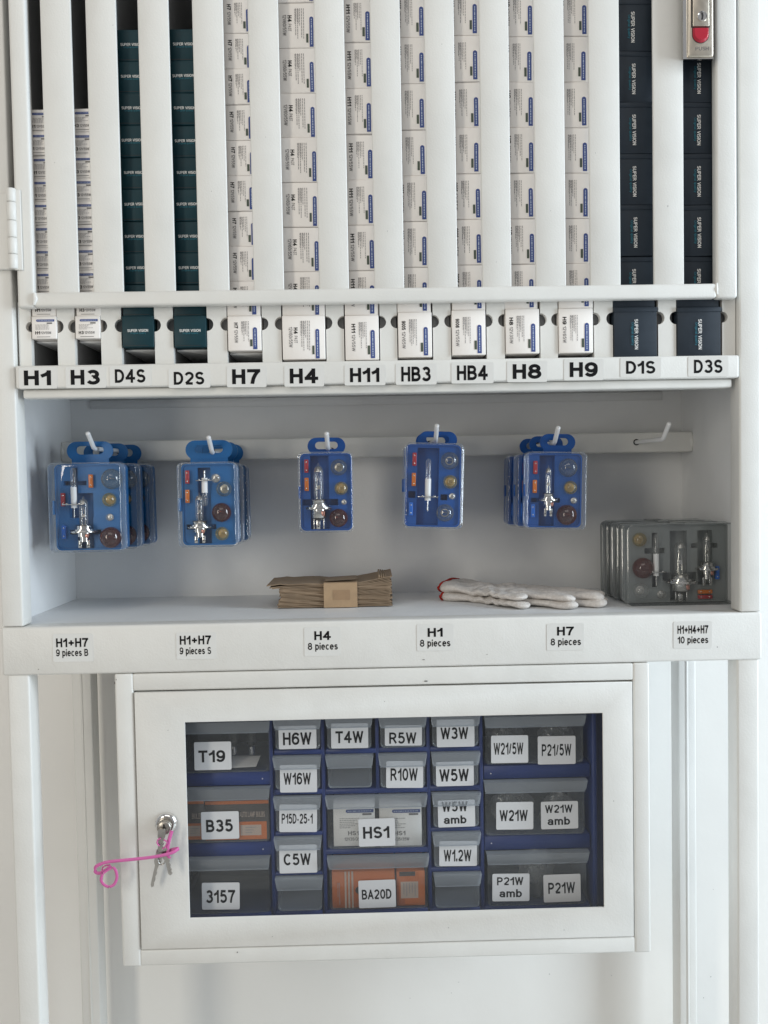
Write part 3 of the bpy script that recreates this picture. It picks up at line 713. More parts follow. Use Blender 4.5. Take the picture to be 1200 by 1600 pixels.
for kind, a, c_ in CH:
    ty, pitch, cnt = COLS[kind]
    yt = 0.0058
    xm = (a+c_)/2
    w_ = (c_-a)*PXM*(D+yt)/D*0.985; h = pitch*PXM*(D+0.0085)/D*0.985
    pz = (Z(xm, ty-pitch*7.5, 0.008)-Z(xm, ty, 0.008))/7.5
    h = pz*0.99
    bm_, pm = carton_mesh(kind, w_, h, 0.062, 0)
    x = X(xm, 520, yt); zt = Z(xm, ty, yt)
    proto = bm_.build('bulb_carton'); pr = pm.build('printed_front', proto)
    z = zt-h
    proto.location = (x, yt, z)
    tag(proto, '%s at the front of the tray right above the %s label' % (DESC[kind], kind), 'carton', 'bulb cartons in the dispenser channels')
    # ledge that carries the column
    b = MB(); b.box(x-w_/2-0.0008, x+w_/2+0.0008, yt+(0.014 if kind not in ('H4', 'H11', 'HB3', 'HB4', 'H8', 'H9') else 0.048), 0.199, z-0.0022, z-0.0003, PAINT2, 0.0006, 1); b.build('carton_ledge', cab)
    for k in range(cnt):
        o = copy_tree(proto)
        o.location = (x+rj.uniform(-.0009, .0009), 0.0080+rj.uniform(-.0012, .0012), z+pz*(k+1)+rj.uniform(-.0002, .0002))
        o.rotation_euler = (rj.uniform(-.004, .004), rj.uniform(-.007, .007), rj.uniform(-.035, .035))
        if k == cnt-1: lab = '%s, topmost seen in the %s column behind the slats' % (DESC[kind], kind)
        else: lab = '%s, %s above the tray carton in the %s column' % (DESC[kind], ORD[k], kind)
        o['label'] = lab
        if k == 0:
            o['label'] = '%s behind the door rail, resting on the %s tray carton' % (DESC[kind], kind)

# ------------------------------------------------------------------ bulb kits
def panel_with_pockets(b, w_, h, rects, y, dep, m):
    xs = sorted({-w_/2, w_/2} | {max(-w_/2, min(w_/2, v)) for r in rects for v in r[:2]}); zs = sorted({-h/2, h/2} | {max(-h/2, min(h/2, v)) for r in rects for v in r[2:]})
    def inside(x, z): return any(r[0] < x < r[1] and r[2] < z < r[3] for r in rects)
    nx, nz_ = len(xs)-1, len(zs)-1
    g = [[inside((xs[i]+xs[i+1])/2, (zs[j]+zs[j+1])/2) for j in range(nz_)] for i in range(nx)]
    for i in range(nx):
        for j in range(nz_):
            yy = y+dep if g[i][j] else y
            b.rect(xs[i], xs[i+1], zs[j], zs[j+1], yy, m)
            if i+1 < nx and g[i][j] != g[i+1][j]:
                b.add([(xs[i+1], y, zs[j]), (xs[i+1], y+dep, zs[j]), (xs[i+1], y+dep, zs[j+1]), (xs[i+1], y, zs[j+1])], [(0, 1, 2, 3)], m)
            if j+1 < nz_ and g[i][j] != g[i][j+1]:
                b.add([(xs[i], y, zs[j+1]), (xs[i+1], y, zs[j+1]), (xs[i+1], y+dep, zs[j+1]), (xs[i], y+dep, zs[j+1])], [(0, 1, 2, 3)], m)

def halogen(kit, x, zt, zb, wf, y, style, up=True):
    """capsule lamp lying upright in the insert; zt, zb = top and bottom of the whole lamp"""
    L = zt-zb
    def zz(t): return zb+L*t if up else zt-L*t          # t 0 = connector end, 1 = glass tip
    def prof(pts):
        p = [(zz(t), r) for t, r in pts]
        return p if up else p[::-1]
    e = empty('halogen_bulb'); e.parent = kit
    gl = MB(); me = MB()
    if style == 'h1':
        gl.lathe(prof([(.62, .0032), (.95, .0032), (.99, .0018), (1.0, .0001)]), (x, y, 0), GLASS, 'z', 14)
        me.lathe(prof([(.70, .0004), (.92, .0004)]), (x, y, 0), METAL, 'z', 6)
        me.lathe(prof([(.20, .0001), (.20, .0036), (.62, .0036), (.62, .0001)]), (x, y, 0), HOOKM, 'z', 8, False)
        me.lathe(prof([(0, .0008), (.20, .0008)]), (x, y, 0), METAL, 'z', 8)
        f = zz(.27)
        me.box(x-wf, x+wf, y-0.0055, y+0.0035, f-0.0006, f+0.0006, METAL, 0.0004, 1)
        me.ball((x-wf*.55, y-0.005, f+.0008), 0.0012, METAL); me.ball((x+wf*.6, y-0.005, f+.0008), 0.0012, METAL)
    else:
        rg = wf*(.36 if style == 'h4' else .31)
        gl.lathe(prof([(.44, rg*.8), (.52, rg), (.88, rg), (.93, rg*.75), (.96, rg*.3), (1.0, .0003)]), (x, y, 0), GLASS, 'z', 18)
        me.lathe(prof([(.86, .0001), (.86, rg*.86), (.92, rg*.62), (.95, .0001)]), (x, y, 0), STEEL, 'z', 14)
        me.tube([(x-rg*.35, y, zz(.45)), (x-rg*.4, y, zz(.62)), (x-rg*.2, y, zz(.78))], 0.0004, METAL, 6)
        me.tube([(x+rg*.35, y, zz(.45)), (x+rg*.3, y, zz(.70)), (x, y, zz(.80))], 0.0004, METAL, 6)
        me.box(x-rg*.35, x+rg*.35, y-0.0006, y+0.0006, zz(.60) if up else zz(.66), zz(.66) if up else zz(.60), METAL)
        me.lathe(prof([(.30, .0001), (.30, wf*.97), (.315, wf), (.335, wf*.97), (.335, wf*.72), (.365, wf*.70), (.365, wf*.55), (.43, wf*.55), (.445, wf*.62), (.455, wf*.55), (.455, .0001)]), (x, y, 0), METAL, 'z', 28)
        if style == 'h4': me.lathe(prof([(.17, .0001), (.17, wf*.50), (.18, wf*.54), (.30, wf*.54)]), (x, y, 0), METAL, 'z', 22)
        else: me.lathe(prof([(.12, .0001), (.12, wf*.34), (.22, wf*.34), (.22, wf*.50), (.30, wf*.50)]), (x, y, 0), METAL, 'z', 22)
        if style == 'h4':
            me.lathe(prof([(.135, .0001), (.135, wf*.36), (.17, wf*.36)]), (x, y, 0), BLACK, 'z', 16)
            for dx, dw in ((-.05, .15), (-.36, .05), (.36, .05)):
                q0, q1 = sorted((zz(0), zz(.16))); me.box(x+wf*(dx-dw), x+wf*(dx+dw), y-0.004, y-0.0032, q0, q1, METAL, 0.0003, 1)
            q0, q1 = zz(.03), zz(.045); me.box(x-wf*.09, x-wf*.02, y-0.0043, y-0.0039, min(q0, q1), max(q0, q1), BLACK)
        else:
            for dx in (-.30, .30):
                q0, q1 = sorted((zz(0), zz(.15))); me.box(x+wf*(dx-.13), x+wf*(dx+.13), y-0.002, y-0.0012, q0, q1, METAL, 0.0003, 1)
                q0, q1 = sorted((zz(.04), zz(.07))); me.box(x+wf*(dx-.03), x+wf*(dx+.03), y-0.0023, y-0.0019, q0, q1, BLACK)
        c0, c1 = sorted((zz(.20), zz(.28)))
        me.box(x+wf*.22, x+wf*.44, y-wf*.50, y-wf*.40, c0, c1, COPPER, 0.0003, 1)
    gl.build('glass_capsule', e); me.build('metal_base', e)

def signal_lamp(kit, x, z, r, y, m):
    e = MB()
    e.ball((x, y, z), r, m, 0.95, 22)
    s = e.build('signal_bulb', kit)
    c = MB()
    c.lathe([(0.0, .0001), (-r*.02, r*.46), (0.0, r*.50), (r*.12, r*.80), (r*.7, r*.80)], (x, y+r*.35, z), {SMOKE: STEEL, AMBERG: AMBCAP, BROWNG: BRCAP}.get(m, STEEL), 'y', 18)
    c.tube([(x-r*.28, y+r*.4, z-r*.1), (x-r*.25, y, z+r*.05), (x, y-r*.1, z+r*.1), (x+r*.25, y, z+r*.02), (x+r*.26, y+r*.4, z-r*.1)], max(0.00025, r*.035), METAL, 6)
    c.build('filament_cap', s)

def fuse(kit, x, z, w_, h, y, m, horiz=False):
    b = MB(); b.box(x-w_/2, x+w_/2, y-0.004, y, z-h/2, z+h/2, m, 0.0006, 2)
    for s in (-1, 1):
        b.ball((x+(w_*.3*s if horiz else 0), y-0.004, z+(0 if horiz else h*.3*s)), min(w_, h)*.17, METAL, 0.5, 8)
    b.build('fuse', kit)

def make_kit(w_, h, blue, lidm, lamps, fuses, pockets, hanger=None, latch='side', dtray=0.016, dlid=0.021):
    """kit in local coordinates: back plane y=0, centre of the box at x=z=0"""
    kit = empty('bulb_kit')
    def ux(u): return -w_/2+u*w_
    def vz(v): return h/2-v*h
    b = MB()
    r = 0.006
    o = rrect(-w_/2+.001, w_/2-.001, -h/2+.001, h/2-.001, r, 5)
    b.prism(o, -dtray, 0.0, blue, False, True, True)
    oi = rrect(-w_/2+.0028, w_/2-.0028, -h/2+.0028, h/2-.0028, r*.8, 5); n = len(o)
    b.add([(p, -dtray, q) for p, q in o]+[(p, -dtray, q) for p, q in oi], [(i, (i+1) % n, n+(i+1) % n, n+i) for i in range(n)], blue)
    b.prism(oi[::-1], -dtray, -dtray+0.004, blue, False, False, True)
    rects = [(ux(a), ux(c), vz(e), vz(d)) for a, c, d, e in pockets]
    panel_with_pockets(b, w_-.0054, h-.0054, rects, -dtray+0.002, 0.012, blue)
    b.build('tray', kit)
    # clear lid
    l = MB(); bm = bmesh.new(); bmesh.ops.create_cube(bm, size=1.0)
    for v in bm.verts: v.co = Vector((v.co.x*w_, -dtray+0.001-dlid/2+v.co.y*dlid, v.co.z*h))
    bmesh.ops.delete(bm, geom=[f for f in bm.faces if f.normal.y > 0.9], context='FACES')
    bmesh.ops.bevel(bm, geom=[e for e in bm.edges if not e.is_boundary and abs((e.verts[0].co-e.verts[1].co).y) > dlid*.5], offset=0.0062, segments=5, profile=0.5, affect='EDGES')
    fr = -dtray+0.001-dlid
    bmesh.ops.bevel(bm, geom=[e for e in bm.edges if abs(e.verts[0].co.y-fr) < 1e-5 and abs(e.verts[1].co.y-fr) < 1e-5], offset=0.0022, segments=3, profile=0.5, affect='EDGES')
    l.bm(bm, lidm, True); bm.free()
    # thicker moulded rim along the opening
    rim = [(p, -dtray+0.0006, q) for p, q in rrect(-w_/2-.0003, w_/2+.0003, -h/2-.0003, h/2+.0003, 0.0064, 5)]
    l.tube(rim, 0.0007, lidm, 6, closed=True)
    rim = [(p, fr+0.0014, q) for p, q in rrect(-w_/2+.0004, w_/2-.0004, -h/2+.0004, h/2-.0004, 0.0060, 5)]
    l.tube(rim, 0.00055, lidm, 6, closed=True)
    l.build('lid', kit)
    k = MB()
    if latch == 'side':
        k.box(-w_/2-.0012, -w_/2+.0006, -dtray-.004, -dtray+.005, vz(.58), vz(.42), blue, 0.0004, 1)
    else:
        k.box(-.009, .009, -dtray-.006, -dtray+.004, h/2-.0004, h/2+.0014, GREYP, 0.0004, 1)
    k.build('latch', kit)
    yl = -dtray-0.0015
    for L in lamps:
        if L[0] == 'ball': signal_lamp(kit, ux(L[1]), vz(L[2]), L[3]*w_, yl, L[4])
        else: halogen(kit, ux(L[1]), vz(L[2]), vz(L[3]), L[4]*w_, yl-0.002, L[0], L[5])
    for u, v, m, hz in fuses:
        fw, fh = (0.0048, 0.0155) if not hz else (0.017, 0.0046)
        fuse(kit, ux(u), vz(v), fw, fh, -dtray+0.001, m, hz)
    if hanger:
        hw, hc, hh, hx_ = hanger                      # half width, centre height, half height, x centre
        b = MB(); t0, t1 = -0.0026, -0.0004
        out = arc(hx_+hw-hh, hc, hh, -90, 90, 12)+arc(hx_-hw+hh, hc, hh, 90, 270, 12)
        ih = hh*.44; iw = hw*.60
        inn = arc(hx_+iw-ih, hc+hh*.08, ih, -90, 90, 12)+arc(hx_-iw+ih, hc+hh*.08, ih, 90, 270, 12)
        n = len(out)
        for yy, fl in ((t0, 0), (t1, 1)):
            vs = [(p, yy, q) for p, q in out]+[(p, yy, q) for p, q in inn]
            fs = [(i, (i+1) % n, n+(i+1) % n, n+i) for i in range(n)]
            b.add(vs, [f[::-1] for f in fs] if fl else fs, blue)
        b.prism(out, t0, t1, blue, False, False, True); b.prism(inn[::-1], t0, t1, blue, False, False, True)
        b.box(hx_-hw*.80, hx_+hw*.80, t0+.0002, t1-.0002, h/2-.002, hc-hh*.62, blue)
        b.build('hanger', kit)
    return kit

SM, AM, BR, GL = SMOKE, AMBERG, BROWNG, GLASS
KITS = [
 # name words, lid rect (photo px at the lid front), hanger rect, hook, colour, lamps, fuses, pockets, copies behind, roll
 ('H1 and H7', (75, 189, 723, 863), (105, 177, 690, 722), 0, CYAN,
  [('h1', .29, .62, .05, .15, False), ('h7', .42, .38, .96, .19, True), ('ball', .815, .185, .145, SM), ('ball', .775, .42, .098, AM), ('ball', .775, .62, .055, GL), ('ball', .78, .85, .15, BR)],
  [(.525, .205, F_OR, 0), (.13, .41, F_RED, 0), (.13, .78, F_BLUE, 0)],
  [(.13, .45, .20, .25), (.255, .33, .05, .62), (.20, .54, .34, .62), (.31, .53, .60, .97), (.20, .64, .76, .81)], 2, 0.0),
 ('H1 and H7', (277, 368, 722, 855), (290, 363, 688, 724), 1, CYAN,
  [('h1', .43, .10, .52, .14, False), ('h7', .33, .36, .96, .22, True), ('ball', .62, .19, .085, GL), ('ball', .76, .32, .135, SM), ('ball', .71, .60, .17, BR), ('ball', .71, .855, .12, AM)],
  [(.125, .17, F_RED, 0), (.12, .40, F_OR, 0)],
  [(.29, .52, .06, .97), (.08, .60, .74, .80)], 2, 0.0),
 ('H4', (466, 551, 706, 832), (480, 539, 684, 713), 2, BLUE,
  [('h4', .36, .13, .965, .25, True), ('ball', .74, .19, .155, SM), ('ball', .78, .455, .125, AM), ('ball', .83, .63, .055, GL), ('ball', .725, .83, .175, BR)],
  [(.135, .17, F_RED, 0), (.135, .40, F_OR, 0)],
  [(.20, .55, .04, .97), (.05, .72, .59, .67)], 0, 0.3),
 ('H1', (633, 724, 692, 826), (651, 711, 674, 703), 3, BLUE,
  [('h1', .41, .18, .80, .18, True), ('ball', .78, .20, .155, SM), ('ball', .80, .45, .12, AM), ('ball', .84, .62, .06, GL), ('ball', .72, .82, .155, SM)],
  [(.165, .19, F_RED, 0), (.16, .43, F_OR, 0), (.12, .78, F_BLUE, 0)],
  [(.22, .60, .05, .97), (.07, .20, .57, .65), (.64, .76, .60, .67)], 1, 2.2),
 ('H7', (824, 917, 706, 827), (841, 896, 678, 706), 4, BLUE,
  [('h7', .40, .17, .84, .165, True), ('ball', .74, .20, .16, SM), ('ball', .785, .46, .115, AM), ('ball', .85, .63, .06, GL), ('ball', .73, .82, .175, BR)],
  [(.18, .20, F_RED, 0), (.175, .45, F_OR, 0), (.15, .77, F_BLUE, 0)],
  [(.26, .52, .04, .97), (.12, .62, .60, .66)], 2, 1.6),
]
WHERE = ['above the H1+H7 9 pieces B label', 'above the H1+H7 9 pieces S label', 'above the H4 8 pieces label', 'above the H1 8 pieces label', 'above the H7 8 pieces label']
HANGY = 0.0905; PITCHK = 0.0455
for (nm, lr, hr, hk, colr, lamps, fuses, pockets, behind, roll) in KITS:
    yl = HANGY-0.036
    x0, x1 = X(lr[0], (lr[2]+lr[3])/2, yl), X(lr[1], (lr[2]+lr[3])/2, yl); z1, z0 = Z((lr[0]+lr[1])/2, lr[2], yl), Z((lr[0]+lr[1])/2, lr[3], yl)
    cx, cz = (x0+x1)/2, (z0+z1)/2
    hxx0, hxx1 = X(hr[0], hr[2], HANGY), X(hr[1], hr[2], HANGY); hz1 = Z((hr[0]+hr[1])/2, hr[2], HANGY)
    hh = 0.0112 if hk < 2 else 0.0100
    kit = make_kit(x1-x0, z1-z0, colr, LID, lamps, fuses, pockets, ((hxx1-hxx0)/2, hz1-hh-cz, hh, (hxx0+hxx1)/2-cx))
    kit.location = (cx, HANGY, cz); kit.rotation_euler = (0, math.radians(roll), 0)
    shade = 'bright blue' if colr is CYAN else 'deep blue'
    lab = '%s %s kit hanging %s %s' % (shade, nm.replace(' and ', '+'), 'in front' if behind else 'alone', WHERE[hk])
    tag(kit, lab, 'bulb kit', 'spare bulb kits hanging on the hooks')
    for k in range(behind):
        c_ = copy_tree(kit)
        c_.location = (cx+(0.0045 if hk == 0 else -0.0035 if hk == 4 else 0)*(k+1)+rj.uniform(-.0012, .0012), HANGY+PITCHK*(k+1), cz-0.0006*k+rj.uniform(-.0008, .0004))
        c_.rotation_euler = (0, math.radians(roll*.6+rj.uniform(-.6, .6)), math.radians(rj.uniform(-1, 1)))
        c_['label'] = '%s bulb kit hanging %s %s' % (shade, 'rearmost' if k == behind-1 else 'between two others', WHERE[hk])

# three grey kits standing on the shelf at the right
yg = 0.060
gl_, gr_ = X(981, 880, yg), X(1150, 880, yg); gz1_ = Z(1065, 818, yg)
gh = gz1_-z_sh-0.0004
gw = gr_-gl_
kit = make_kit(gw, gh, GREYP, LIDG,
   [('ball', .155, .20, .066, AM), ('ball', .186, .555, .098, BR), ('ball', .167, .835, .075, GL), ('ball', .36, .89, .043, GL),
    ('h1', .305, .78, .13, .085, False), ('h4', .53, .20, .975, .145, True), ('h7', .78, .78, .13, .105, False)],
   [(.885, .63, F_BLUE, 0), (.77, .93, F_RED, 1), (.77, .865, F_OR, 1)],
   [(.28, .33, .12, .80), (.21, .40, .31, .38), (.45, .61, .10, .97), (.38, .70, .62, .72), (.71, .85, .10, .78), (.65, .90, .26, .32)], None, 'top')
kit.location = ((gl_+gr_)/2, yg+0.036, z_sh+gh/2+0.0002)
tag(kit, 'grey bulb kit standing frontmost of three on the shelf by the right post', 'bulb kit', 'grey bulb kits standing on the shelf')
for k, (px, w2) in enumerate(((957, 'second of three, between the other two grey kits'), (938, 'rearmost of three against the back'))):
    c_ = copy_tree(kit)
    yy = yg+0.036+0.0385*(k+1)
    c_.location = ((gl_+gr_)/2-0.0012*(k+1), yy, z_sh+gh/2+0.0002)
    c_.rotation_euler = (0, 0, math.radians(rj.uniform(-.6, .6)))
    c_['label'] = 'grey bulb kit on the shelf, %s' % w2

# ------------------------------------------------------------------ bundle of kraft paper bags
bag = empty('paper_bag_bundle')
p0 = on_z(433, 952, z_sh); p1 = on_z(613, 947, z_sh)
by = (p0.y+p1.y)/2; bx0, bx1 = p0.x, p1.x; bwid = bx1-bx0; bdep = 0.082
bag.location = ((bx0+bx1)/2, by, z_sh+0.0002)
tag(bag, 'banded bundle of brown kraft paper bags lying on the open shelf', 'paper bags')
rb = random.Random(5)
NS = 25
b = MB()
def zprof(u, i):
    t = (i+.5)/NS
    hgt = 0.0285+0.0075*max(0, (u-.55)/.45)**1.3+0.0016*math.sin(u*8+i*.5)*.6
    if abs(u-.52) < .2: hgt -= 0.0016*(1-abs(u-.52)/.2)
    return hgt*t
for i in range(NS):
    top = i >= NS-3
    xa = -bwid/2+rb.uniform(-.0012, .0012)+0.006*math.sin(i/NS*2.4)*.6; xb = bwid/2+rb.uniform(-.0015, .001)-0.0015*abs(math.sin(i*.9))
    if i == NS-1: xa = -bwid/2-0.0125
    if i == NS-2: xa = -bwid/2-0.009
    if i == NS-3: xa = -bwid/2-0.006
    fy = rb.uniform(-.0009, .0009); n = 18
    th = 0.00088
    vs = []; fs = []
    for k in range(n+1):
        u = k/n; x = xa+(xb-xa)*u
        uu = (x+bwid/2)/bwid
        z = zprof(max(0, min(1, uu)), i)
        if top and uu < .04: z += -(.04-uu)*0.014+ (0.0015 if i == NS-1 else 0)
        wob = 0.0009*math.sin(u*17+i*1.3)+0.0004*math.sin(u*41+i*2.9)
        t2 = th*(1.35 if u > .97 or u < .03 else 1.0)
        for (yy, dz) in ((fy+wob, 0), (fy+wob, t2), (bdep+fy, t2), (bdep+fy, 0)): vs.append((x, yy, z+dz-th/2+.0006))
    for k in range(n):
        a = k*4
        for j in range(4): fs.append((a+j, a+4+j, a+4+(j+1) % 4, a+(j+1) % 4))
    fs.append((0, 1, 2, 3)); fs.append((n*4+3, n*4+2, n*4+1, n*4))
    b.add(vs, fs, KRAFT)
# folded bag mouths standing proud at the right end
for j in range(6):
    x = bwid/2-0.0165+j*0.0026
    b.box(x, x+0.0021, 0.003+.001*j, bdep-0.004, 0.0325, 0.0378-0.0004*j, KRAFT, 0.0007, 2)
b.build('bag_stack', bag)
b = MB()
q0, q1 = -bwid/2+(506-433)/180*bwid, -bwid/2+(558.5-433)/180*bwid
zt = 0.0292
b.box(q0, q1, -0.0026, -0.0021, 0.0004, zt+.0006, KRAFT2); b.box(q0, q1, -0.0026, bdep*.55, zt+.0007, zt+.0012, KRAFT2)
b.rect(q0+(q1-q0)*.28, q0+(q1-q0)*.78, .0095, .0215, -0.0029, KRAFT3)
b.build('paper_band', bag)
b = MB(); o_ = rrect(q0+0.001, q1-.001, 0.004, bdep*.62, .004, 4)
n = len(o_); b.add([(p, q, zt+.0024+.0018*((p-q0)/(q1-q0))) for p, q in o_], [tuple(range(n))], KRAFT)
b.build('top_flap', bag)

# ------------------------------------------------------------------ pair of knitted gloves
def glove(name, dz, shift):
    """flat cotton glove, cuff at the left, fingers to the right; local x along the hand, y away from the viewer"""
    m = MB()
    ang = math.radians(-32.0); org = Vector((GX0+shift[0], GY0+shift[1], 0))
    chains = [[(45, -16, 15), (68, -33, 13), (88, -45, 11.5), (108, -52, 11)],
              [(80, -20, 14), (108, -25, 11.0), (135, -29, 10), (160, -33, 10.6)],
              [(85, -4, 14), (118, -4, 10.2), (155, -5, 9.6), (186, -6, 10.4)],
              [(85, 12, 14), (118, 15, 10.2), (150, 18, 9.4), (180, 19, 10)],
              [(80, 26, 13), (105, 29, 10.5), (130, 31, 9), (143, 32, 9)]]
    for yy in (-20, -10, 0, 10, 20): chains.append([(4, yy, 16), (30, yy*.95, 14.5), (55, yy*1.1, 16), (85, yy*1.15, 15), (92, yy*1.15, 13)])
    for ch in chains:
        sp = smooth_path([(a, c_, r) for a, c_, r in ch], 14)
        for q in sp: m.ball((q.x*.001, q.y*.001, 0), q.z*.001, COTTON, 1.0, 14)
    tmp = m.build('tmp')
    md = tmp.modifiers.new('r', 'REMESH'); md.mode = 'VOXEL'; md.voxel_size = 0.0012; md.use_smooth_shade = True
    ms = tmp.modifiers.new('s', 'SMOOTH'); ms.factor = 0.5; ms.iterations = 8
    dg = bpy.context.evaluated_depsgraph_get(); dg.update()
    me = bpy.data.meshes.new_from_object(tmp.evaluated_get(dg)); me.name = name
    bpy.data.objects.remove(tmp)
    ca, sa = math.cos(ang), math.sin(ang)
    def place(x, y, z):
        u = x*1000
        k = 0.34 if u > 20 else 0.34+(20-u)*.006
        if u > 100: k += .0020*(u-100)
        z = z*k
        wr = 0.0006*math.sin(x*140+y*90+dz*300)+0.0004*math.sin(y*280-x*150)+0.0011*math.sin(x*420+2*math.sin(y*170))*math.exp(-((u-62)/28)**2)
        z += wr
        low = -0.0042-max(0, (35-u))*0.00006
        z = max(z, low+wr*.3)+0.0046+dz
        if dz > 0:
            z += max(0, 50-u)*.00005-max(0, u-120)*.00002
        z += 0.0016*math.exp(-((u-40)/18)**2)*math.cos(y*120)
        return Vector((org.x+x*ca-y*sa, org.y+x*sa+y*ca, z_sh+max(0.0004, z)))
    for v in me.vertices: v.co = place(*v.co)
    o = bpy.data.objects.new(name, me); COL.objects.link(o)
    me.materials.clear(); me.materials.append(COTTON)
    for p in me.polygons: p.material_index = 0; p.use_smooth = True
    cu = MB(); path = []
    for i in range(44):
        a = 2*math.pi*i/44
        y = 0.0335*math.cos(a)
        path.append(place(-0.0085+0.16*(y+.0335)*.5, y, 0.0145*math.sin(a)*(1 if abs(math.cos(a)) < .9 else .8)))
    cu.tube(path, [0.0014+0.0005*math.sin(i*2.1+math.sin(i*.7)*2) for i in range(44)], REDYARN, 8, closed=True)
    cu.build('cuff_edging', o)
    return o
GX0 = X(715, 920, 0.165); GY0 = 0.163
g1 = glove('work_glove', 0.0, (0, 0))
tag(g1, 'white knitted cotton work glove with red cuff edge, lying underneath flat on the shelf', 'glove', 'pair of knitted gloves')
g2 = glove('work_glove', 0.0085, (-0.002, 0.005))
tag(g2, 'white knitted cotton work glove with red cuff edge, lying on top of its mate', 'glove', 'pair of knitted gloves')

# ------------------------------------------------------------------ drawer case and drawers behind the glass
YF = 0.034
case = MB()
kx0, kx1 = X(276, 1280, YF), X(925, 1280, YF); kz1, kz0 = Z(600, 1108, YF), Z(600, 1432, YF)
case.box(kx0-.008, kx1, 0.15, 0.152, kz0, kz1, CASEBACK)  # back sheet of the case, coloured darker than its other faces
case.box(kx0-.010, kx0-.008, YF, 0.15, kz0, kz1, CASE)
case.box(kx1, kx1+.006, YF-.002, 0.15, kz0, kz1, CASE, 0.001, 1); case.box(kx1+.0062, X(960, 1280, YF), YF+.012, 0.15, kz0, kz1, CASE)
case.box(kx0-.008, kx1, YF, 0.15, kz1, kz1+.003, CASE); case.box(kx0-.008, kx1, YF, 0.15, kz0-.003, kz0, CASE)
def vbar(px, pya, pyb, wd=6.0):
    x = X(px, (pya+pyb)/2, YF); case.box(x-wd*PXM/2, x+wd*PXM/2, YF+0.0008, 0.149, Z(px, pyb, YF), Z(px, pya, YF), CASE, 0.0006, 1)
def hbar(pxa, pxb, pya, pyb, dy=0.0):
    m_ = (pxa+pxb)/2; case.box(X(pxa, pya, YF), X(pxb, pya, YF), YF+dy, 0.1485, Z(m_, pyb, YF), Z(m_, pya, YF), CASE, 0.0006, 1)
vbar(425, 1105, 1434); vbar(506, 1105, 1432); vbar(589.5, 1105, 1236); vbar(670.5, 1105, 1428); vbar(753, 1105, 1425)
for a, c_, d, e in ((276, 423, 1207, 1228), (279, 424, 1317, 1338), (279, 424, 1427, 1440), (756, 922, 1195, 1216), (757, 922, 1305, 1327), (757, 922, 1415, 1427),
                    (428, 504, 1172, 1179.5), (428, 504, 1234, 1242), (430, 504, 1300, 1306), (430, 504, 1363, 1368), (430, 504, 1424, 1434),
                    (508.5, 588, 1170.5, 1178), (508, 668, 1232, 1240), (508, 669, 1326, 1334), (508, 669, 1421, 1432),
                    (592, 669, 1168, 1175.5), (672, 751, 1167, 1174), (672, 751, 1228, 1236), (673, 751, 1293, 1299), (673, 751, 1355, 1362), (673, 751, 1419, 1428)):
    hbar(a, c_, d, e, 0.0006)
for px, py in ((410, 1217), (411, 1327), (767, 1209), (768, 1318)):
    case.ball((X(px, py, YF), YF+.0004, Z(px, py, YF)), .0007, WHITEINK, .4, 8)
o = case.build('drawer_case'); tag(o, 'navy blue plastic drawer case standing inside the glazed cupboard', 'drawer case')

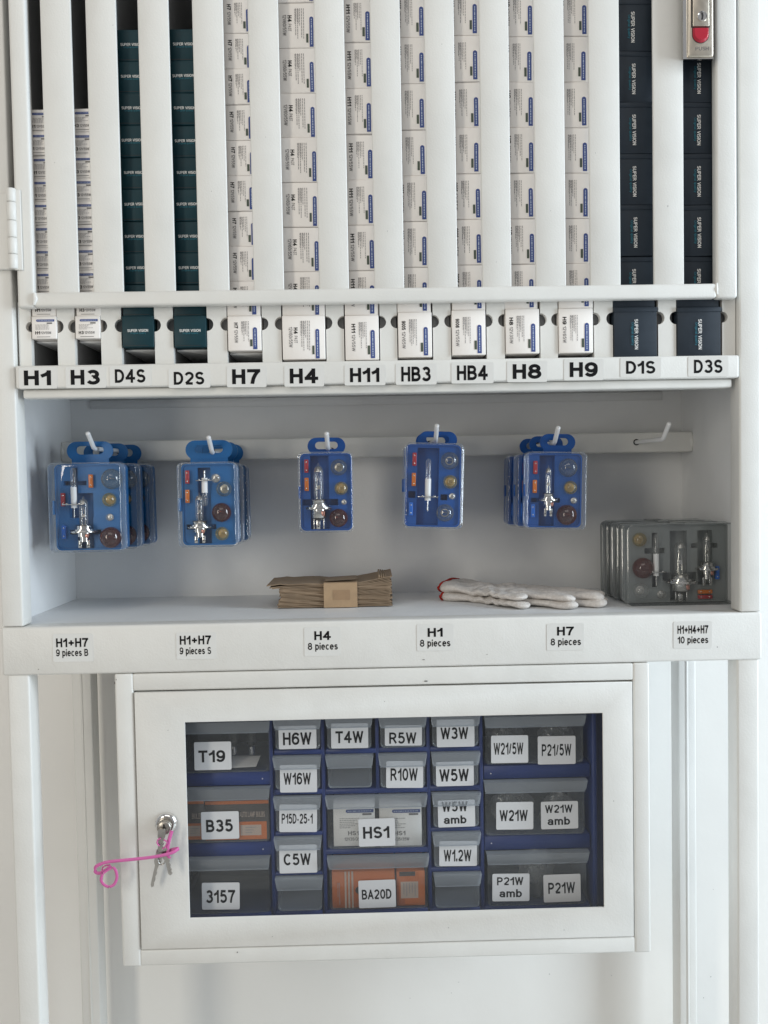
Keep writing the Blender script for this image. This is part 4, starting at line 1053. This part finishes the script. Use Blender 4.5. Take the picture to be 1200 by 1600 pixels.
DRAW = [ # kind words, rect x0,x1, top, bottom, labels
 ('T19', (279, 424, 1125, 1207), [((303, 361, 1159, 1203), (('T19', 310, 352, 1172, 1191, .03),))]),
 ('B35', (281, 424, 1229, 1316), [((314, 373, 1268, 1311), (('B35', 322, 364, 1280, 1300, .035),))]),
 ('3157', (283, 424, 1338, 1427), [((315, 374, 1379, 1421), (('3157', 322, 368, 1390, 1411, .03),))]),
 ('H6W', (427, 503, 1118, 1171), [((435, 494, 1134, 1170), (('H6W', 442, 487, 1144, 1164, .025),))]),
 ('W16W', (427, 503, 1180, 1233), [((437, 495, 1195, 1238), (('W16W', 443, 486, 1207, 1226, .02),))]),
 ('P15D-25-1', (428, 503, 1243, 1299), [((436, 495, 1257, 1300), (('P15D-25-1', 440, 489, 1271, 1287, .02),))]),
 ('C5W', (429, 504, 1306, 1362), [((436, 495, 1320, 1364), (('C5W', 443, 486, 1333, 1352, .025),))]),
 ('', (431, 506, 1368, 1423), []),
 ('T4W', (508, 583, 1115, 1170), [((517, 575, 1130, 1169), (('T4W', 524, 568, 1142, 1161, .025),))]),
 ('', (509, 584, 1178, 1231), []),
 ('R5W', (591, 667, 1115, 1168), [((601, 659, 1133, 1165), (('R5W', 608, 651, 1144, 1162, .02),))]),
 ('R10W', (591, 667, 1176, 1230), [((603, 661, 1189, 1231), (('R10W', 610, 653, 1200, 1220, .02),))]),
 ('W3W', (672, 750, 1113, 1166), [((682, 741, 1124, 1167), (('W3W', 688, 732, 1136, 1155, .025),))]),
 ('W5W', (673, 750, 1174, 1227), [((681, 740, 1190, 1228), (('W5W', 686, 733, 1201, 1221, .025),))]),
 ('W5W amb', (674, 751, 1237, 1292), [((684, 742, 1250, 1292), (('W5W', 690, 731, 1252, 1268, .025), ('amb', 693, 729, 1274, 1287, .025)))]),
 ('W1.2W', (675, 751, 1299, 1354), [((686, 745, 1314, 1353), (('W1.2W', 693, 737, 1327, 1346, .02),))]),
 ('', (677, 752, 1362, 1418), []),
 ('HS1', (509, 668, 1241, 1325), [((560, 617, 1279, 1322), (('HS1', 567, 609, 1291, 1310, .03),))]),
 ('BA20D', (512, 671, 1335, 1420), [((560, 618, 1375, 1418), (('BA20D', 565, 612, 1389, 1405, .025),))]),
 ('W21/5W and P21/5W', (755, 914, 1115, 1193), [((767, 825, 1149, 1192), (('W21/5W', 771, 818, 1160, 1179, .02),)), ((840, 899, 1150, 1194), (('P21/5W', 846, 893, 1162, 1181, .02),))]),
 ('W21W and W21W amb', (755, 916, 1217, 1304), [((775, 833, 1253, 1296), (('W21W', 780, 825, 1265, 1283, .025),)), ((845, 903, 1252, 1295), (('W21W', 851, 895, 1257, 1270, .025), ('amb', 855, 891, 1276, 1289, .025)))]),
 ('P21W amb and P21W', (759, 919, 1328, 1414), [((769, 827, 1365, 1408), (('P21W', 776, 818, 1370, 1383, .025), ('amb', 780, 816, 1389, 1402, .025))), ((849, 907, 1366, 1409), (('P21W', 856, 899, 1378, 1396, .025),))]),
]
YDR = 0.0315
nblank = 0
for nm, (a, c_, d, e), labs in DRAW:
    big = (c_-a) > 100
    m_ = (a+c_)/2; my = (d+e)/2
    x0, x1 = X(a, my, YDR), X(c_, my, YDR); z1, z0 = Z(m_, d, YDR), Z(m_, e, YDR)
    cx = (x0+x1)/2
    dr = empty('drawer', (cx, YDR, z0))
    W_, H_ = x1-x0, z1-z0
    ins = 0.0022
    body = MB(); r = 0.0045
    pts = arc(-W_/2+ins+r, r, r, 180, 270, 6)+arc(W_/2-ins-r, r, r, 270, 360, 6)+[(W_/2-ins, H_-0.001), (-W_/2+ins, H_-0.001)]
    n = len(pts)
    vs = [(p, 0.0, q) for p, q in pts]+[(p*.985, 0.095, q) for p, q in pts]
    body.add(vs, [(i, n+i, n+(i+1) % n, (i+1) % n) for i in range(n-1) if i != n-2], (TUB if big else TUBS), True)
    body.cap(pts, 0.0, (TUB if big else TUBS), False); body.cap([(p*.985, q) for p, q in pts], 0.095, (TUB if big else TUBS), True)
    inner = [(p*.955, 0.0012+q*.965) for p, q in pts[:-2]]
    body.tube([(p, -0.0004, q) for p, q in inner], 0.0006, (TUB if big else TUBS), 6)
    body.build('drawer_tub', dr)
    lipm = MB(); lh = 0.0145 if big else 0.0152
    prof = [(0.0, H_-lh), (-0.0045, H_-lh+0.0006), (-0.0062, H_-lh+0.003), (-0.0088, H_-0.0006), (-0.0080, H_), (0.001, H_)]
    hw0, hw1 = W_/2-0.0020, W_/2-0.0002
    vs = []; k = len(prof)
    for i in range(k):
        t = max(0, (prof[i][1]-(H_-lh))/lh); hw = hw0+(hw1-hw0)*t
        vs += [(-hw+(.002 if i in (1, 0) else 0), prof[i][0], prof[i][1]), (hw-(.002 if i in (1, 0) else 0), prof[i][0], prof[i][1])]
    fs = [(2*i, 2*i+1, 2*i+3, 2*i+2) for i in range(k-1)]
    fs += [tuple(2*i for i in range(k)), tuple(2*i+1 for i in range(k))[::-1]]
    lipm.add(vs, fs, LIPM)
    lipm.tube([(-hw0, -0.0046, H_-lh+.0006), (0, -0.0046, H_-lh+.0005), (hw0, -0.0046, H_-lh+.0006)], 0.0005, LIPM, 6)
    lipm.build('pull_lip', dr)
    for rect, lines in labs:
        s_ = sticker(None, YDR-0.0012, rect, lines, STICK2, 'label', rj.uniform(-.8, 1.3))
        s_.parent = dr; s_.location = s_.location-dr.location
    if nm: lab = 'clear plastic drawer of the blue case labelled %s' % nm
    else:
        lab = 'small empty unlabelled clear drawer, ' + ['below the C5W drawer', 'below the T4W drawer', 'below the W1.2W drawer'][nblank]; nblank += 1
    tag(dr, lab, 'drawer', 'clear drawers in the blue case')

# cartons and bags of lamps inside the drawers
def inbox(px0, px1, py0, py1, y, dep, body, name='bulb_carton'):
    m_ = (px0+px1)/2; my = (py0+py1)/2
    x0, x1 = X(px0, my, y), X(px1, my, y); z1, z0 = Z(m_, py0, y), Z(m_, py1, y)
    b = MB(); b.box(-(x1-x0)/2, (x1-x0)/2, 0, dep, 0, z1-z0, body, 0.0005, 1)
    o = b.build(name, None, ((x0+x1)/2, y, z0)); return o, x1-x0, z1-z0
yI = 0.0345
for (a, c_, wh) in ((521, 586, 'left'), (593, 659, 'right')):
    o, W_, H_ = inbox(a, c_, 1256, 1322, yI, 0.05, CARTON)
    p = MB(); yy = -0.0003
    def ux(u): return -W_/2+u*W_
    def vz(v): return H_*(1-v)
    barmark(p, ux(.30), ux(.97), vz(.21), vz(.13), yy, False); p.rect(ux(.70), ux(.92), vz(.27), vz(.225), yy, GREYINK)
    micro(p, ux(.15), ux(.62), vz(.58), vz(.32), yy, 6, False, rj)
    p.text('HS1', ux(.48), vz(.69), W_*.26, H_*.10, yy, GREYINK, False, .015); p.text('12V35/35W', ux(.48), vz(.83), W_*.44, H_*.075, yy, GREYINK, False, .01)
    p.build('printed_front', o)
    tag(o, 'white HS1 bulb carton inside the HS1 drawer, %s of the two' % wh, 'carton')
for (a, c_, wh) in ((276, 319, 'left'), (321, 420, 'right')):
    o, W_, H_ = inbox(a, c_, 1250, 1313, yI, 0.05, GREYCART)
    p = MB(); yy = -0.0003
    def ux(u): return -W_/2+u*W_
    def vz(v): return H_*(1-v)
    p.rect(-W_/2, W_/2, vz(.10), vz(.02), yy, ORANGE)
    if wh == 'right':
        p.text('AUTO LAMP BULBS', ux(.74), vz(.36), W_*.40, H_*.13, yy, PEACH, False, .0)
        p.rect(ux(.52), ux(.965), vz(.98), vz(.54), yy, ORANGE); p.rect(ux(.55), ux(.88), vz(.88), vz(.62), yy-.0001, PEACH); micro(p, ux(.63), ux(.80), vz(.84), vz(.65), yy-.0002, 3, False, rj)
        p.rect(ux(.0), ux(.5), vz(.98), vz(.58), yy, ORANGE)
    else:
        p.text('BULBS', ux(.76), vz(.40), W_*.40, H_*.13, yy, PEACH, False, .0); p.rect(ux(.0), ux(.93), vz(.98), vz(.58), yy, ORANGE); p.rect(ux(.1), ux(.86), vz(.90), vz(.64), yy-.0001, PEACH); micro(p, ux(.5), ux(.80), vz(.85), vz(.68), yy-.0002, 3, False, rj)
    p.build('printed_front', o)
    tag(o, 'brown and orange auto lamp carton inside the B35 drawer, %s of the two' % wh, 'carton')
o, W_, H_ = inbox(519, 617, 1361, 1418, yI, 0.05, ORANGE)
p = MB(); yy = -0.0003
def ux(u): return -W_/2+u*W_
def vz(v): return H_*(1-v)
for u in (.20, .255, .31): p.rect(ux(u), ux(u+.03), vz(1), vz(.0), yy, PEACH)
micro(p, ux(.08), ux(.13), vz(.9), vz(.3), yy, 2, True, rj); p.prism(arc(ux(.43), vz(.52), .0045, 0, 360, 14)[:-1], yy, yy+.0002, GREYCART, True, False)
p.build('printed_front', o); tag(o, 'orange bulb carton with pale stripes at the left inside the BA20D drawer', 'carton')
o, W_, H_ = inbox(620, 664, 1361, 1415, yI+.001, 0.05, ORANGE)
p = MB(); p.rect(ux(.28), ux(.78), vz(.95), vz(.02), yy+.0001, ORANGE)
p.rect(-W_/2+W_*.14, -W_/2+W_*.76, H_*.22, H_*.70, yy, PEACH); micro(p, -W_/2+W_*.2, -W_/2+W_*.7, H_*.28, H_*.66, yy-.0002, 5, True, rj); p.rect(-W_/2+W_*.1, -W_/2+W_*.66, H_*.86, H_*.99, yy, GREYCART)
p.build('printed_front', o); tag(o, 'orange bulb carton with a pale printed panel at the right inside the BA20D drawer', 'carton')
# white card and two lamps in the T19 drawer
b = MB(); q = [(X(361, 1200, yI), Z(361, 1200, yI)), (X(400, 1198, yI), Z(400, 1198, yI)), (X(407, 1181, yI+.02), Z(407, 1181, yI+.02)), (X(363, 1181, yI+.02), Z(363, 1181, yI+.02))]
b.add([(q[0][0], yI, q[0][1]), (q[1][0], yI, q[1][1]), (q[2][0], yI+.02, q[2][1]), (q[3][0], yI+.02, q[3][1]), (q[0][0], yI+.0006, q[0][1]), (q[1][0], yI+.0006, q[1][1]), (q[2][0], yI+.0206, q[2][1]), (q[3][0], yI+.0206, q[3][1])],
      [(0, 1, 2, 3), (7, 6, 5, 4), (0, 4, 5, 1), (1, 5, 6, 2), (2, 6, 7, 3), (3, 7, 4, 0)], CARTON)
o = b.build('paper_card'); tag(o, 'white paper card lying inside the T19 drawer beside its label', 'card')
for px, wd in ((365, 'left'), (393, 'right')):
    e = empty('loose_bulb', (X(px, 1160, yI+.03), yI+.03, Z(px, 1178, yI+.03)))
    b = MB(); b.lathe([(0, .0001), (0, .0042), (.009, .0042), (.010, .003)], (0, 0, 0), METAL, 'z', 16); b.build('metal_base', e)
    b = MB(); b.lathe([(.010, .003), (.013, .0058), (.028, .0058), (.033, .002), (.034, .0001)], (0, 0, 0), SMOKE, 'z', 16); b.build('glass_capsule', e)
    tag(e, 'loose glass bulb standing in the T19 drawer, %s of the two' % wd, 'bulb')
# crumpled bags of lamps in the right hand drawers
def film(px, py, rw, rh, y, lab, seed):
    rg = random.Random(seed); bm = bmesh.new(); bmesh.ops.create_icosphere(bm, subdivisions=4, radius=1.0)
    ph = [(rg.uniform(2, 6), rg.uniform(2, 6), rg.uniform(2, 6), rg.uniform(0, 6)) for _ in range(7)]
    for v in bm.verts:
        s = 1+sum(0.10*abs(math.sin(a*v.co.x+c_*v.co.y+d*v.co.z+e)) for a, c_, d, e in ph)-.3
        v.co = Vector((v.co.x*rw*PXM*s, v.co.y*.012*s, v.co.z*rh*PXM*s))
    b = MB(); b.bm(bm, BAGF, True); bm.free()
    for k in range(3):
        q = (rg.uniform(-.5, .5)*rw*PXM, 0.0, rg.uniform(-.6, .1)*rh*PXM)
        b.ball(q, .0055, SMOKE, 1, 12); b.lathe([(0, .0038), (.008, .0038), (.008, .0001)], (q[0], q[1], q[2]+.004), METAL, 'z', 12)
    o = b.build('plastic_bag', None, (X(px, py, y), y, Z(px, py, y))); tag(o, lab, 'plastic bag')
film(790, 1155, 26, 26, .058, 'crumpled clear plastic bag behind the W21/5W label in the drawer', 3)
film(868, 1152, 26, 26, .058, 'crumpled clear plastic bag behind the P21/5W label in the drawer', 4)
film(800, 1262, 30, 32, .058, 'crumpled clear plastic bag behind the plain W21W label in the drawer', 5)
film(872, 1268, 26, 28, .058, 'crumpled clear plastic bag behind the W21W amb label in the drawer', 6)
film(838, 1362, 24, 38, .056, 'crumpled whitish plastic bag poking over the rim of the P21W amb drawer', 8)

# ------------------------------------------------------------------ keys and pink ribbon at the lock
YK = -0.016
ring = empty('key_ring', (lx, YK, lz))
tag(ring, 'bunch of small steel keys on a pink plastic ribbon hanging from the cupboard lock', 'keys')
def K(px, py, y=YK):
    return at(px, py, y)-Vector((lx, YK, lz))
def key(pa, pb, pw, tw, name):
    """flat key from its bow at pa to its tip at pb"""
    a, c_ = K(*pa), K(*pb); d = (c_-a); L_ = d.length; d.normalize(); s = Vector((-d.z, 0, d.x))
    b = MB(); bow = L_*.42
    out = [(0, -pw*.45), (bow*.15, -pw*.62), (bow*.8, -pw*.62), (bow, -pw*.38), (bow, -tw), (L_*.93, -tw), (L_, -tw*.2), (L_*.96, tw*.9)]
    nt = 6
    for k in range(nt):
        t = L_*.93-(L_*.93-bow*1.05)*(k+.5)/nt
        out += [(t, tw*(1.0 if k % 2 else .55))]
    out += [(bow, tw), (bow, pw*.38), (bow*.8, pw*.62), (bow*.15, pw*.62), (0, pw*.45)]
    n = len(out); yt = 0.0011
    P3 = [a+d*u+s*v for u, v in out]
    bm = bmesh.new()
    f1 = bm.faces.new([bm.verts.new((p.x, p.y-yt, p.z)) for p in P3]); f2 = bm.faces.new([bm.verts.new((p.x, p.y+yt, p.z)) for p in P3][::-1])
    f1.normal_update(); f2.normal_update(); bmesh.ops.triangulate(bm, faces=[f1, f2], ngon_method='EAR_CLIP'); b.bm(bm, STEEL); bm.free()
    b.add([(p.x, p.y-yt, p.z) for p in P3]+[(p.x, p.y+yt, p.z) for p in P3], [(i, (i+1) % n, n+(i+1) % n, n+i) for i in range(n)], STEEL)
    return b.build(name, ring)
key((253, 1295, -.0165), (251, 1332, -.018), .0065, .0030, 'key')
key((251, 1326, -.015), (237.5, 1386, -.012), .0062, .0019, 'key')
key((257, 1326, -.019), (267, 1367, -.016), .0064, .0022, 'key')
b = MB(); b.tube([K(252.5+6.5*math.cos(2*math.pi*i/20), 1340+11*math.sin(2*math.pi*i/20), -.0172) for i in range(20)], .0008, STEEL, 8, closed=True); b.build('split_ring', ring)
b = MB()
rp = [K(268.5, 1298, -.0165), K(264, 1313, -.018), K(262, 1324, -.019), K(262, 1336, -.019), K(265, 1341, -.018)]
b.tube(smooth_path(rp, 6), .0020, PINK, 8, .45, (1, 0, 0))
rp = [K(279, 1326, -.018), K(272, 1331, -.021), K(260, 1335, -.022), K(240, 1339, -.022), K(215, 1342, -.022), K(190, 1344.5, -.022), K(168, 1347, -.021), K(153, 1352, -.020), K(148, 1358, -.019), K(151, 1364, -.018), K(159, 1364, -.019)]
b.tube(smooth_path(rp, 6), .0018, PINK, 10, .5, (0, 0, 1))
rp = [K(279, 1326, -.018), K(270, 1328, -.016), K(262, 1331, -.015), K(258, 1336, -.016)]
b.tube(smooth_path(rp, 6), .0022, PINK, 10, .5, (0, 0, 1))
rp = [K(157, 1363, -.020), K(163, 1359, -.021), K(171, 1354, -.020), K(171, 1352, -.019), K(164, 1353, -.018), K(160, 1357, -.018), K(160, 1366, -.019)]
b.tube(smooth_path(rp, 6), .0015, PINK, 8, .5, (0, 1, 0))
rp = [K(160, 1366, -.019), K(158, 1375, -.019), K(162, 1382, -.019), K(170, 1385.5, -.019), K(178, 1382, -.019), K(182.5, 1372, -.019), K(181, 1361, -.019), K(176, 1355.5, -.019), K(168, 1359, -.0195), K(161, 1364, -.020)]
b.tube(smooth_path(rp, 6), .0016, PINK, 8, .4, (1, 0, 0))
b.tube(smooth_path([K(249, 1322, -.02), K(245.5, 1317, -.02), K(247, 1312, -.02), K(251, 1310, -.02)], 5), .0008, PINK, 6)
b.tube(smooth_path([K(256, 1312, -.02), K(261, 1316, -.021), K(258, 1323, -.02), K(254, 1326, -.02)], 5), .0008, PINK, 6)
b.build('pink_ribbon', ring)
